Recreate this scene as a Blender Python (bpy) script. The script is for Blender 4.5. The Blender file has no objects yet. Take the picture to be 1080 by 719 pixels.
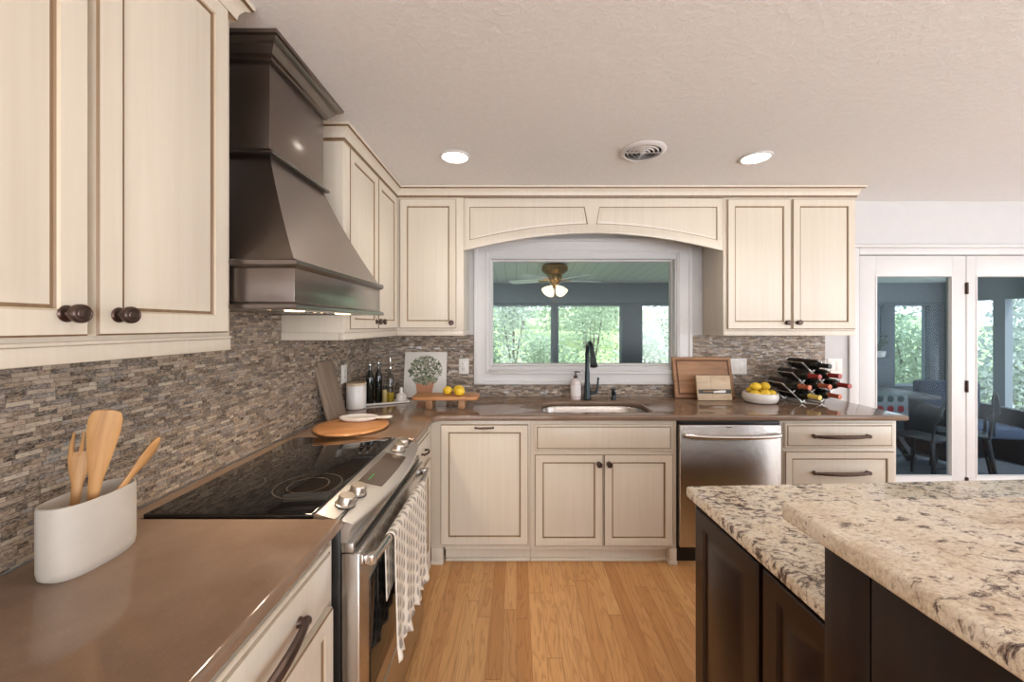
import bpy, bmesh, math, random
from mathutils import Vector, Matrix
random.seed(7)
R = math.radians
SC = bpy.context.scene
COL = SC.collection
PI = math.pi

# ------------------------------------------------------------------ helpers
def lin(c):
    out = []
    for v in c[:3]:
        v = v / 255.0
        out.append(v / 12.92 if v <= 0.04045 else ((v + 0.055) / 1.055) ** 2.4)
    return (out[0], out[1], out[2], 1.0)

class NT:
    """tiny node-tree writer"""
    def __init__(s, name):
        s.m = bpy.data.materials.new(name)
        s.m.use_nodes = True
        s.t = s.m.node_tree
        s.t.nodes.clear()
        s.out = s.n('ShaderNodeOutputMaterial')
    def n(s, typ, **kw):
        nd = s.t.nodes.new(typ)
        for k, v in kw.items():
            setattr(nd, k, v)
        return nd
    def l(s, a, b):
        s.t.links.new(a, b)
    def val(s, sock, v):
        if hasattr(v, 'links') or isinstance(v, bpy.types.NodeSocket):
            s.l(v, sock)
        else:
            sock.default_value = v
    def bsdf(s, color, rough=0.5, metal=0.0, spec=0.5, coat=0.0, coat_rough=0.05, normal=None, **kw):
        b = s.n('ShaderNodeBsdfPrincipled')
        s.val(b.inputs['Base Color'], color)
        s.val(b.inputs['Roughness'], rough)
        s.val(b.inputs['Metallic'], metal)
        s.val(b.inputs['Specular IOR Level'], spec)
        s.val(b.inputs['Coat Weight'], coat)
        b.inputs['Coat Roughness'].default_value = coat_rough
        if normal is not None:
            s.l(normal, b.inputs['Normal'])
        for k, v in kw.items():
            s.val(b.inputs[k.replace('_', ' ')], v)
        s.l(b.outputs[0], s.out.inputs[0])
        return b
    def coord(s, scale=(1, 1, 1), rot=(0, 0, 0), kind='Object'):
        tc = s.n('ShaderNodeTexCoord')
        mp = s.n('ShaderNodeMapping')
        mp.inputs['Scale'].default_value = scale
        mp.inputs['Rotation'].default_value = rot
        s.l(tc.outputs[kind], mp.inputs[0])
        return mp.outputs[0]
    def noise(s, vec, scale, detail=3, rough=0.5, dist=0.0):
        nd = s.n('ShaderNodeTexNoise')
        s.l(vec, nd.inputs['Vector'])
        nd.inputs['Scale'].default_value = scale
        nd.inputs['Detail'].default_value = detail
        nd.inputs['Roughness'].default_value = rough
        nd.inputs['Distortion'].default_value = dist
        return nd.outputs['Fac']
    def ramp(s, fac, stops, interp='LINEAR'):
        r = s.n('ShaderNodeValToRGB')
        r.color_ramp.interpolation = interp
        e = r.color_ramp.elements
        while len(e) < len(stops):
            e.new(0.5)
        for i, (p, c) in enumerate(stops):
            e[i].position = p
            e[i].color = c if len(c) == 4 else (*c, 1)
        s.l(fac, r.inputs[0])
        return r.outputs[0]
    def mix(s, fac, a, b, blend='MIX'):
        m = s.n('ShaderNodeMix', data_type='RGBA', blend_type=blend)
        s.val(m.inputs[0], fac)
        s.val(m.inputs[6], a)
        s.val(m.inputs[7], b)
        return m.outputs[2]
    def math(s, op, a, b=0.0, c=0.0):
        m = s.n('ShaderNodeMath', operation=op)
        s.val(m.inputs[0], a)
        s.val(m.inputs[1], b)
        s.val(m.inputs[2], c)
        return m.outputs[0]
    def bump(s, h, strength=0.3, dist=0.002):
        b = s.n('ShaderNodeBump')
        b.inputs['Strength'].default_value = strength
        b.inputs['Distance'].default_value = dist
        s.l(h, b.inputs['Height'])
        return b.outputs[0]

BLACKW = ((0, 0, 0, 1), (1, 1, 1, 1))
def plain(name, rgb, rough=0.5, metal=0.0, var=0.06, nscale=12, **kw):
    """principled material with a slight procedural mottle"""
    t = NT(name)
    v = t.noise(t.coord(), nscale, 3)
    c = lin(rgb)
    d = tuple(x * (1 - var) for x in c[:3]) + (1,)
    u = tuple(min(1, x * (1 + var)) for x in c[:3]) + (1,)
    t.bsdf(t.ramp(v, [(0.3, d), (0.7, u)]), rough, metal, **kw)
    return t.m

def bm_new():
    return bmesh.new()

def bx(bm, x0, x1, y0, y1, z0, z1, bev=0.0, seg=2, mi=0):
    v = [bm.verts.new(p) for p in ((x0, y0, z0), (x1, y0, z0), (x1, y1, z0), (x0, y1, z0),
                                   (x0, y0, z1), (x1, y0, z1), (x1, y1, z1), (x0, y1, z1))]
    fs = [bm.faces.new([v[i] for i in q]) for q in
          ((0, 3, 2, 1), (4, 5, 6, 7), (0, 1, 5, 4), (1, 2, 6, 5), (2, 3, 7, 6), (3, 0, 4, 7))]
    for f in fs:
        f.material_index = mi
    if bev > 0:
        es = list({e for f in fs for e in f.edges})
        r = bmesh.ops.bevel(bm, geom=es, offset=bev, segments=seg, affect='EDGES', profile=0.5)
        for f in r['faces']:
            f.material_index = mi

def frame_axes(origin, u, w):
    """matrix whose local x=u, y=up, z=w (outward)"""
    u = Vector(u).normalized(); w = Vector(w).normalized(); v = Vector((0, 0, 1))
    v = w.cross(u)
    m = Matrix((( u.x, v.x, w.x, origin[0]), (u.y, v.y, w.y, origin[1]), (u.z, v.z, w.z, origin[2]), (0, 0, 0, 1)))
    return m

def rings(bm, M, w, h, prof, fill=True, back=True, mats=None):
    """nested rectangles (inset, height) making a panelled slab; mats = material per band"""
    loops = []
    for ins, d in prof:
        loops.append([bm.verts.new(M @ Vector(p)) for p in
                      ((ins, ins, d), (w - ins, ins, d), (w - ins, h - ins, d), (ins, h - ins, d))])
    for k in range(len(loops) - 1):
        a, b = loops[k], loops[k + 1]
        for i in range(4):
            f = bm.faces.new((a[i], a[(i + 1) % 4], b[(i + 1) % 4], b[i]))
            if mats:
                f.material_index = mats[k]
    if fill:
        bm.faces.new(loops[-1])
    if back:
        bm.faces.new(loops[0][::-1])

def panel_door(bm, M, w, h, t=0.02, s=0.052):
    g = 0.007
    prof = [(0, 0), (0, t - .004), (.0035, t), (s - .006, t), (s - .002, t - .003), (s, t - g), (s + .005, t - g),
            (s + .034, t - .0015), (s + .036, t - .001)]
    rings(bm, M, w, h, prof, mats=[0, 1, 0, 2, 1, 1, 0, 0])

def slab_drawer(bm, M, w, h, t=0.02):
    prof = [(0, 0), (0, t - .007), (.003, t - .005), (.012, t - .005), (.013, t - .007), (.0155, t - .007), (.018, t - .001), (.02, t)]
    rings(bm, M, w, h, prof, mats=[0, 2, 0, 1, 1, 2, 0])

def lathe(bm, prof, M=None, n=24, cap0=True, cap1=True, mi=0, sx=1.0, sy=1.0):
    M = M or Matrix()
    loops = []
    for r, z in prof:
        loops.append([bm.verts.new(M @ Vector((r * sx * math.cos(2 * PI * i / n), r * sy * math.sin(2 * PI * i / n), z))) for i in range(n)])
    for k in range(len(loops) - 1):
        a, b = loops[k], loops[k + 1]
        for i in range(n):
            f = bm.faces.new((a[i], a[(i + 1) % n], b[(i + 1) % n], b[i])); f.material_index = mi
    if cap0:
        bm.faces.new(loops[0][::-1]).material_index = mi
    if cap1:
        bm.faces.new(loops[-1]).material_index = mi

def tube(bm, pts, r, n=10, flat=1.0, mi=0, up=(0, 0, 1)):
    """tube along pts, r number or list; flat squashes it along the second axis"""
    pts = [Vector(p) for p in pts]
    rr = r if isinstance(r, (list, tuple)) else [r] * len(pts)
    loops = []
    up = Vector(up)
    for i, p in enumerate(pts):
        d = (pts[min(i + 1, len(pts) - 1)] - pts[max(i - 1, 0)]).normalized()
        a = d.cross(up)
        if a.length < 1e-4:
            a = d.cross(Vector((1, 0, 0)))
        a.normalize(); b = d.cross(a).normalized()
        loops.append([bm.verts.new(p + a * rr[i] * math.cos(2 * PI * k / n) + b * rr[i] * flat * math.sin(2 * PI * k / n)) for k in range(n)])
    for k in range(len(loops) - 1):
        a, b = loops[k], loops[k + 1]
        for i in range(n):
            bm.faces.new((a[i], b[i], b[(i + 1) % n], a[(i + 1) % n])).material_index = mi
    bm.faces.new(loops[0]).material_index = mi
    bm.faces.new(loops[-1][::-1]).material_index = mi

def bar(bm, a, b, w, t, up=(0, 0, 1)):
    """square bar from a to b, width w, thickness t"""
    a = Vector(a); b = Vector(b); d = (b - a).normalized()
    s = d.cross(Vector(up))
    if s.length < 1e-4:
        s = d.cross(Vector((1, 0, 0)))
    s.normalize(); q = d.cross(s).normalized()
    L = []
    for p in (a, b):
        L.append([bm.verts.new(p + s * w / 2 * i + q * t / 2 * j) for i, j in ((-1, -1), (1, -1), (1, 1), (-1, 1))])
    for i in range(4):
        bm.faces.new((L[0][i], L[0][(i + 1) % 4], L[1][(i + 1) % 4], L[1][i]))
    bm.faces.new(L[0][::-1]); bm.faces.new(L[1])

def prism(bm, poly, M, d, mi=0):
    """polygon (local x,y) extruded 0..d along local z"""
    a = [bm.verts.new(M @ Vector((p[0], p[1], 0))) for p in poly]
    b = [bm.verts.new(M @ Vector((p[0], p[1], d))) for p in poly]
    n = len(poly)
    for i in range(n):
        bm.faces.new((a[i], a[(i + 1) % n], b[(i + 1) % n], b[i])).material_index = mi
    bm.faces.new(a[::-1]).material_index = mi
    bm.faces.new(b).material_index = mi

def sweep(bm, path, prof, mi=0):
    """profile (out, z) swept on an xy path, outward = right of travel, mitred, closed ends"""
    n = len(path); P = [Vector(p) for p in path]
    loops = []
    for i in range(n):
        ns = []
        if i > 0:
            d = (P[i] - P[i - 1]).normalized(); ns.append(Vector((d.y, -d.x)))
        if i < n - 1:
            d = (P[i + 1] - P[i]).normalized(); ns.append(Vector((d.y, -d.x)))
        m = ns[0] if len(ns) == 1 else (ns[0] + ns[1]) / (1 + ns[0].dot(ns[1]))
        loops.append([bm.verts.new((P[i].x + m.x * o, P[i].y + m.y * o, z)) for o, z in prof])
    k = len(prof)
    for a, b in zip(loops, loops[1:]):
        for i in range(k):
            bm.faces.new((a[i], a[(i + 1) % k], b[(i + 1) % k], b[i])).material_index = mi
    bm.faces.new(loops[0][::-1]); bm.faces.new(loops[-1])

def ball(bm, c, rx, ry, rz, M=None, seg=16, rn=10, mi=0):
    M = M or Matrix()
    prof = []
    loops = []
    for j in range(1, rn):
        th = PI * j / rn
        loops.append([bm.verts.new(M @ Vector((c[0] + rx * math.sin(th) * math.cos(2 * PI * i / seg), c[1] + ry * math.sin(th) * math.sin(2 * PI * i / seg), c[2] - rz * math.cos(th)))) for i in range(seg)])
    b = bm.verts.new(M @ Vector((c[0], c[1], c[2] - rz))); t = bm.verts.new(M @ Vector((c[0], c[1], c[2] + rz)))
    for a, q in zip(loops, loops[1:]):
        for i in range(seg):
            bm.faces.new((a[i], a[(i + 1) % seg], q[(i + 1) % seg], q[i])).material_index = mi
    for i in range(seg):
        bm.faces.new((b, loops[0][(i + 1) % seg], loops[0][i])).material_index = mi
        bm.faces.new((t, loops[-1][i], loops[-1][(i + 1) % seg])).material_index = mi

def curve_slab(outlines, z0, z1, bev, plane='XY', res=3):
    """flat slab with holes and rounded edges, returned as a bmesh (via a filled 2D curve)"""
    cu = bpy.data.curves.new('slab_outline', 'CURVE')
    cu.dimensions = '2D'; cu.fill_mode = 'BOTH'
    for ol in outlines:
        sp = cu.splines.new('POLY'); sp.points.add(len(ol) - 1)
        for i, p in enumerate(ol):
            sp.points[i].co = (p[0], p[1], 0, 1)
        sp.use_cyclic_u = True
    cu.extrude = (z1 - z0) / 2 - bev
    cu.bevel_depth = bev; cu.bevel_resolution = res; cu.offset = -bev
    o = bpy.data.objects.new('slab_outline', cu)
    me = bpy.data.meshes.new_from_object(o)
    bm = bm_new(); bm.from_mesh(me)
    bmesh.ops.remove_doubles(bm, verts=bm.verts, dist=1e-5)
    bmesh.ops.translate(bm, verts=bm.verts, vec=(0, 0, (z0 + z1) / 2))
    bpy.data.objects.remove(o); bpy.data.curves.remove(cu); bpy.data.meshes.remove(me)
    return bm

WM = {}      # world matrix of each root
def obj(name, bm, mats, parent=None, local=False, smooth=35, loc=None, rotz=0.0, rot=None):
    """bmesh -> object. Parts are given in world coordinates unless local."""
    if not isinstance(mats, (list, tuple)):
        mats = [mats]
    M = Matrix()
    if parent is not None:
        M = WM[parent.name]
        if not local:
            bmesh.ops.transform(bm, matrix=M.inverted(), verts=bm.verts)
    bmesh.ops.recalc_face_normals(bm, faces=bm.faces)
    me = bpy.data.meshes.new(name)
    bm.to_mesh(me); bm.free()
    for m in mats:
        me.materials.append(m)
    if smooth:
        me.polygons.foreach_set('use_smooth', [True] * len(me.polygons))
        me.set_sharp_from_angle(angle=R(smooth))
    o = bpy.data.objects.new(name, me)
    COL.objects.link(o)
    if parent is not None:
        o.parent = parent
        WM[o.name] = M
    else:
        r = rot or (0, 0, rotz)
        if loc is not None:
            o.location = loc
        o.rotation_euler = r
        from mathutils import Euler
        WM[o.name] = Matrix.Translation(loc or (0, 0, 0)) @ Euler(r).to_matrix().to_4x4()
    return o

def tag(o, label=None, cat=None, group=None, kind=None):
    if label: o['label'] = label
    if cat: o['category'] = cat
    if group: o['group'] = group
    if kind: o['kind'] = kind
    return o

def thing(name, label, cat, loc=(0, 0, 0), rotz=0.0, group=None, kind=None, rot=None):
    o = bpy.data.objects.new(name, None)
    o.empty_display_size = 0.05
    COL.objects.link(o)
    o.location = loc
    from mathutils import Euler
    r = rot or (0, 0, rotz)
    o.rotation_euler = r
    WM[o.name] = Matrix.Translation(loc) @ Euler(r).to_matrix().to_4x4()
    return tag(o, label, cat, group, kind)

def struct(name, bm, mats, smooth=35):
    return tag(obj(name, bm, mats, smooth=smooth), kind='structure')

def copy_tree(o, loc=None, rot=None, label=None, parent=None):
    c = o.copy(); COL.objects.link(c)
    if parent is not None:
        c.parent = parent
    if loc is not None: c.location = loc
    if rot is not None: c.rotation_euler = rot
    if label: c['label'] = label
    for ch in [x for x in bpy.data.objects if x.parent == o]:
        copy_tree(ch, parent=c)
    return c

# ------------------------------------------------------------------ materials
def make_cream(name, rgb, glaze, amt, rough=0.38):
    t = NT(name)
    v = t.noise(t.coord((55, 55, 1.6)), 1.0, 4, 0.6)
    v2 = t.noise(t.coord((1, 1, 1)), 3.0, 3, 0.5)
    c = t.mix(t.math('MULTIPLY', t.ramp(v, [(0.38, (0, 0, 0, 1)), (0.75, (1, 1, 1, 1))]), amt), lin(rgb), lin(glaze))
    c = t.mix(t.math('MULTIPLY', v2, 0.12), c, lin(glaze))
    t.bsdf(c, rough, spec=0.45, coat=0.15, coat_rough=0.25)
    return t.m
CREAM = make_cream('cream_glazed_paint', (215, 205, 190), (184, 166, 142), 0.20)
GLAZE = make_cream('brown_glaze', (136, 110, 82), (104, 78, 54), 0.7, 0.5)
CREAM2 = make_cream('cream_rubbed_edge', (200, 186, 164), (160, 138, 110), 0.5)
CAB = [CREAM, GLAZE, CREAM2]
WHITE = plain('white_trim_paint', (210, 207, 206), 0.35, var=0.015)
WALLW = plain('white_wall_paint', (200, 198, 198), 0.6, var=0.015)

def make_ceiling():
    t = NT('textured_ceiling_paint')
    v = t.noise(t.coord(), 42, 5, 0.62, 0.6)
    v2 = t.noise(t.coord(), 70, 3, 0.6)
    h = t.math('ADD', t.ramp(v, [(0.45, (0, 0, 0, 1)), (0.6, (1, 1, 1, 1))]), t.math('MULTIPLY', v2, 0.4))
    t.bsdf(t.ramp(v, [(0.3, lin((228, 228, 229))), (0.7, lin((234, 234, 235)))]), 0.8, spec=0.2, normal=t.bump(h, 0.26, 0.004))
    return t.m
CEIL = make_ceiling()

def make_oak():
    t = NT('oak_floor_planks')
    tc = t.n('ShaderNodeTexCoord'); sp = t.n('ShaderNodeSeparateXYZ')
    t.l(tc.outputs['Object'], sp.inputs[0])
    W = 0.066
    xs = t.math('DIVIDE', sp.outputs[0], W)
    row = t.math('FLOOR', xs)
    wn = t.n('ShaderNodeTexWhiteNoise', noise_dimensions='1D'); t.l(row, wn.inputs['W'])
    ys = t.math('ADD', t.math('DIVIDE', sp.outputs[1], 1.1), t.math('MULTIPLY', wn.outputs[0], 7.3))
    colm = t.math('FLOOR', ys)
    cb = t.n('ShaderNodeCombineXYZ'); t.l(row, cb.inputs[0]); t.l(colm, cb.inputs[1])
    w2 = t.n('ShaderNodeTexWhiteNoise', noise_dimensions='2D'); t.l(cb.outputs[0], w2.inputs['Vector'])
    rnd = w2.outputs[0]
    # grain in plank space, shifted per plank
    gv = t.n('ShaderNodeCombineXYZ')
    t.l(t.math('MULTIPLY', sp.outputs[0], 11.0), gv.inputs[0])
    t.l(t.math('ADD', t.math('MULTIPLY', sp.outputs[1], 1.1), t.math('MULTIPLY', rnd, 40)), gv.inputs[1])
    t.l(t.math('MULTIPLY', rnd, 19), gv.inputs[2])
    n1 = t.noise(gv.outputs[0], 1.0, 3, 0.5, 0.3)
    ringv = t.math('FRACT', t.math('MULTIPLY', n1, 13.0))
    ringf = t.ramp(ringv, [(0.0, (0, 0, 0, 1)), (0.55, (0.15, 0.15, 0.15, 1)), (0.85, (1, 1, 1, 1)), (1.0, (0, 0, 0, 1))])
    fine = t.noise(t.coord((240, 6, 1)), 1.0, 3, 0.6)
    base = t.ramp(rnd, [(0.0, lin((186, 134, 84))), (0.3, lin((206, 156, 102))), (0.65, lin((214, 167, 114))), (1.0, lin((194, 142, 92)))])
    c = t.mix(t.math('MULTIPLY', ringf, 0.42), base, lin((142, 94, 54)))
    c = t.mix(t.math('MULTIPLY', t.ramp(fine, [(0.45, (0, 0, 0, 1)), (0.7, (1, 1, 1, 1))]), 0.22), c, lin((130, 80, 40)))
    fx = t.math('FRACT', xs); fy = t.math('FRACT', ys)
    ex = t.math('GREATER_THAN', t.math('ABSOLUTE', t.math('SUBTRACT', fx, 0.5)), 0.487)
    ey = t.math('GREATER_THAN', t.math('ABSOLUTE', t.math('SUBTRACT', fy, 0.5)), 0.4985)
    seam = t.math('MAXIMUM', ex, ey)
    c = t.mix(t.math('MULTIPLY', seam, 0.55), c, lin((95, 56, 28)))
    t.bsdf(c, 0.33, spec=0.4, normal=t.bump(t.math('SUBTRACT', 1.0, seam), 0.15, 0.001))
    return t.m
OAK = make_oak()

def make_mosaic(name, axis):
    """thin stone-and-glass mosaic strips; axis 0 = wall along x, 1 = wall along y"""
    t = NT(name)
    tc = t.n('ShaderNodeTexCoord'); sp = t.n('ShaderNodeSeparateXYZ')
    t.l(tc.outputs['Object'], sp.inputs[0])
    u = sp.outputs[axis]; v = sp.outputs[2]
    TH, TW = 0.0108, 0.031
    vs = t.math('DIVIDE', v, TH); row = t.math('FLOOR', vs)
    wn = t.n('ShaderNodeTexWhiteNoise', noise_dimensions='1D'); t.l(row, wn.inputs['W'])
    us = t.math('ADD', t.math('DIVIDE', u, TW), t.math('MULTIPLY', wn.outputs[0], 3.7))
    # strips of unequal length
    wob = t.math('MULTIPLY', t.math('SINE', t.math('ADD', t.math('MULTIPLY', us, 2.1), t.math('MULTIPLY', row, 1.7))), 0.32)
    us = t.math('ADD', us, wob)
    colm = t.math('FLOOR', us)
    cb = t.n('ShaderNodeCombineXYZ'); t.l(row, cb.inputs[0]); t.l(colm, cb.inputs[1])
    w2 = t.n('ShaderNodeTexWhiteNoise', noise_dimensions='2D'); t.l(cb.outputs[0], w2.inputs['Vector'])
    P = [(78, 64, 56), (122, 106, 92), (158, 138, 118), (104, 96, 94), (176, 158, 138), (84, 70, 60), (134, 116, 102),
         (172, 150, 130), (108, 98, 96), (188, 172, 152), (126, 106, 88), (62, 52, 48), (160, 142, 126), (142, 134, 130), (94, 80, 70), (148, 126, 106)]
    c = t.ramp(w2.outputs[0], [(i / len(P), lin(p)) for i, p in enumerate(P)], 'CONSTANT')
    mott = t.noise(t.coord((1, 1, 2.2)), 120, 4, 0.7)
    c = t.mix(t.ramp(mott, [(0.42, (0, 0, 0, 1)), (0.6, (0.6, 0.6, 0.6, 1))]), c, lin((182, 164, 144)))
    c = t.mix(t.ramp(mott, [(0.36, (0.6, 0.6, 0.6, 1)), (0.48, (0, 0, 0, 1))]), c, lin((74, 62, 54)))
    fu = t.math('FRACT', us); fv = t.math('FRACT', vs)
    e = t.math('MAXIMUM', t.math('GREATER_THAN', t.math('ABSOLUTE', t.math('SUBTRACT', fv, 0.5)), 0.43),
               t.math('GREATER_THAN', t.math('ABSOLUTE', t.math('SUBTRACT', fu, 0.5)), 0.475))
    c = t.mix(t.math('MULTIPLY', e, 0.75), c, lin((98, 86, 76)))
    # every strip is set at a slightly different tilt
    geo = t.n('ShaderNodeNewGeometry')
    sub = t.n('ShaderNodeVectorMath', operation='SUBTRACT'); t.l(w2.outputs['Color'], sub.inputs[0]); sub.inputs[1].default_value = (.5, .5, .5)
    sc = t.n('ShaderNodeVectorMath', operation='SCALE'); t.l(sub.outputs[0], sc.inputs[0]); sc.inputs['Scale'].default_value = 0.4
    ad = t.n('ShaderNodeVectorMath', operation='ADD'); t.l(geo.outputs['Normal'], ad.inputs[0]); t.l(sc.outputs[0], ad.inputs[1])
    nm = t.n('ShaderNodeVectorMath', operation='NORMALIZE'); t.l(ad.outputs[0], nm.inputs[0])
    sepc = t.n('ShaderNodeSeparateColor'); t.l(w2.outputs['Color'], sepc.inputs[0])
    glossy = t.math('GREATER_THAN', sepc.outputs[1], 0.55)
    ro = t.math('ADD', t.math('MULTIPLY', glossy, -0.34), 0.52)
    ro = t.math('MAXIMUM', ro, t.math('MULTIPLY', e, 0.8))
    t.bsdf(c, ro, spec=0.55, normal=nm.outputs[0])
    return t.m
TILE_L = make_mosaic('mosaic_tile_along_y', 1)
TILE_B = make_mosaic('mosaic_tile_along_x', 0)

def make_quartz():
    t = NT('brown_quartz')
    a = t.noise(t.coord(), 7, 5, 0.6)
    b = t.noise(t.coord(), 260, 2, 0.6)
    vo = t.n('ShaderNodeTexVoronoi'); t.l(t.coord(), vo.inputs['Vector']); vo.inputs['Scale'].default_value = 90
    c = t.ramp(a, [(0.3, lin((120, 98, 82))), (0.7, lin((134, 111, 94)))])
    c = t.mix(t.ramp(b, [(0.62, (0, 0, 0, 1)), (0.72, (0.35, 0.35, 0.35, 1))]), c, lin((158, 132, 112)))
    c = t.mix(t.ramp(vo.outputs['Distance'], [(0.06, (0.3, 0.3, 0.3, 1)), (0.12, (0, 0, 0, 1))]), c, lin((172, 148, 128)))
    t.bsdf(c, 0.09, spec=0.6)
    return t.m
QUARTZ = make_quartz()

def make_granite():
    t = NT('cream_granite')
    co = t.coord((1, 1, 1), (0, 0, R(25)))
    st = t.coord((1, 1.8, 1), (0, 0, R(35)))
    a = t.noise(co, 6, 6, 0.7, 0.6)
    b = t.noise(st, 34, 6, 0.75, 0.5)
    d = t.noise(st, 95, 5, 0.75, 0.3)
    g = t.noise(co, 3.2, 4, 0.65)
    c = t.ramp(a, [(0.30, lin((184, 162, 138))), (0.42, lin((212, 198, 176))), (0.56, lin((226, 217, 202))), (0.72, lin((194, 186, 178)))])
    c = t.mix(t.ramp(d, [(0.50, (0, 0, 0, 1)), (0.60, (0.6, 0.6, 0.6, 1))]), c, lin((166, 146, 126)))
    c = t.mix(t.ramp(d, [(0.36, (0.5, 0.5, 0.5, 1)), (0.44, (0, 0, 0, 1))]), c, lin((238, 230, 216)))
    dens = t.math('ADD', b, t.math('MULTIPLY', t.math('SUBTRACT', g, 0.5), 0.55))
    c = t.mix(t.ramp(dens, [(0.515, (0, 0, 0, 1)), (0.57, (0.85, 0.85, 0.85, 1))]), c, lin((116, 98, 90)))
    c = t.mix(t.ramp(dens, [(0.575, (0, 0, 0, 1)), (0.63, (0.92, 0.92, 0.92, 1))]), c, lin((70, 55, 53)))
    t.bsdf(c, 0.12, spec=0.5)
    return t.m
GRANITE = make_granite()

def make_wood(name, c0, c1, c2, axis_scale=(30, 30, 2.5), rough=0.5, rot=(0, 0, 0), **kw):
    t = NT(name)
    v = t.noise(t.coord(axis_scale, rot), 1.0, 4, 0.6, 0.8)
    f = t.noise(t.coord(tuple(s * 6 for s in axis_scale), rot), 1.0, 2, 0.6)
    c = t.ramp(v, [(0.25, lin(c0)), (0.5, lin(c1)), (0.75, lin(c2))])
    c = t.mix(t.math('MULTIPLY', f, 0.25), c, lin(c0))
    t.bsdf(c, rough, **kw)
    return t.m
ESP = make_wood('espresso_stained_wood', (26, 14, 10), (34, 19, 13), (42, 24, 16), (22, 22, 1.5), 0.30, coat=0.14, coat_rough=0.18, spec=0.3)
WOODX = make_wood('acacia_wood_x', (150, 98, 58), (186, 132, 84), (204, 152, 104), (4, 38, 38), 0.45)
SPOONW = make_wood('beech_spoon_wood', (160, 112, 64), (190, 142, 88), (204, 160, 106), (40, 40, 4), 0.5)
GREYW = make_wood('weathered_grey_wood', (100, 84, 70), (132, 114, 98), (152, 134, 116), (30, 30, 3), 0.6)
BOARDW = make_wood('walnut_board_wood', (128, 90, 60), (164, 120, 84), (184, 140, 102), (3, 30, 30), 0.5)
BOARDD = plain('board_groove_wood', (110, 70, 44), 0.6)
PALEW = make_wood('pale_maple', (178, 152, 122), (206, 184, 154), (216, 196, 168), (5, 30, 30), 0.5)
def make_steel(name, rgb, rough=0.28, stretch=(2, 2, 180)):
    t = NT(name)
    v = t.noise(t.coord(stretch), 1.0, 3, 0.6)
    c = lin(rgb)
    t.bsdf(t.ramp(v, [(0.3, tuple(x * .97 for x in c[:3]) + (1,)), (0.7, c)]), t.math('ADD', t.math('MULTIPLY', v, 0.03), rough - 0.015), 1.0)
    return t.m
def make_brushed(name, rgb, rough, tilt):
    # fine horizontal brushing: the surface normal wobbles up and down
    t = NT(name)
    tc = t.n('ShaderNodeTexCoord'); sp = t.n('ShaderNodeSeparateXYZ'); t.l(tc.outputs['Object'], sp.inputs[0])
    wn = t.n('ShaderNodeTexWhiteNoise', noise_dimensions='3D'); t.l(tc.outputs['Object'], wn.inputs['Vector'])
    geo = t.n('ShaderNodeNewGeometry')
    cb = t.n('ShaderNodeCombineXYZ'); t.l(t.math('MULTIPLY', t.math('SUBTRACT', wn.outputs[0], .5), tilt), cb.inputs[2])
    ad = t.n('ShaderNodeVectorMath', operation='ADD'); t.l(geo.outputs['Normal'], ad.inputs[0]); t.l(cb.outputs[0], ad.inputs[1])
    nm = t.n('ShaderNodeVectorMath', operation='NORMALIZE'); t.l(ad.outputs[0], nm.inputs[0])
    t.bsdf(lin(rgb), rough, 1.0, normal=nm.outputs[0])
    return t.m
STEEL = make_brushed('brushed_stainless', (202, 197, 192), 0.24, 0.3)
STEELV = make_brushed('brushed_stainless_upright', (198, 194, 190), 0.2, 0.55)
CHROME = plain('polished_steel', (210, 205, 200), 0.16, 1.0, var=0.02)
BRONZE = plain('dark_bronze_hood_metal', (114, 102, 95), 0.37, 1.0, var=0.05, nscale=4, spec=0.6, coat=1.0, coat_rough=0.16)
ORB = plain('oil_rubbed_bronze', (92, 76, 70), 0.3, 0.9, var=0.12, nscale=40)
DKFAUC = plain('dark_slate_faucet_metal', (58, 66, 70), 0.3, 0.8, var=0.06)
BLACKG = plain('black_ceramic_glass', (14, 13, 13), 0.05, var=0.03, spec=0.6)
RINGM = plain('grey_burner_print', (58, 54, 50), 0.15)
BLACKP = plain('black_enamel', (22, 20, 19), 0.35)
STONE = plain('white_stoneware', (190, 181, 170), 0.6, var=0.07, nscale=9)
CERAM = plain('white_ceramic', (228, 222, 216), 0.25, var=0.02)
PLASTW = plain('white_switch_plastic', (226, 222, 216), 0.35, var=0.01)
YELLOW = plain('lemon_skin', (234, 196, 54), 0.42, var=0.08, nscale=50)
DKGLASS = plain('dark_bottle_glass', (16, 18, 14), 0.07, var=0.1, spec=0.7)
OILY = plain('olive_oil', (196, 168, 44), 0.12, spec=0.6)
TERRA = plain('terracotta_print', (196, 140, 108), 0.7)
PAPERW = plain('white_canvas', (226, 220, 212), 0.7, var=0.02)
FOIL_R = plain('red_bottle_foil', (146, 52, 46), 0.35, 0.2)
FOIL_O = plain('copper_bottle_foil', (176, 96, 66), 0.35, 0.3)
FOIL_Y = plain('yellow_cork_cap', (222, 196, 96), 0.45)
CABLE = plain('silver_wire', (206, 200, 192), 0.32, 0.8)
GREYT = plain('grey_sunroom_paint', (118, 124, 128), 0.6, var=0.03)
GREYD = plain('dark_grey_post_paint', (96, 102, 108), 0.6, var=0.03)
DKCHAIR = plain('dark_gunmetal_chair', (52, 54, 58), 0.4, 0.5)
DKWOOD = plain('dark_table_wood', (58, 56, 58), 0.45)
BRASS = plain('antique_brass', (150, 118, 78), 0.3, 0.85)
LEAFG = plain('dull_green_sprigs', (88, 100, 82), .8)
NAVY = plain('navy_cushion', (46, 58, 78), 0.9)

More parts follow.
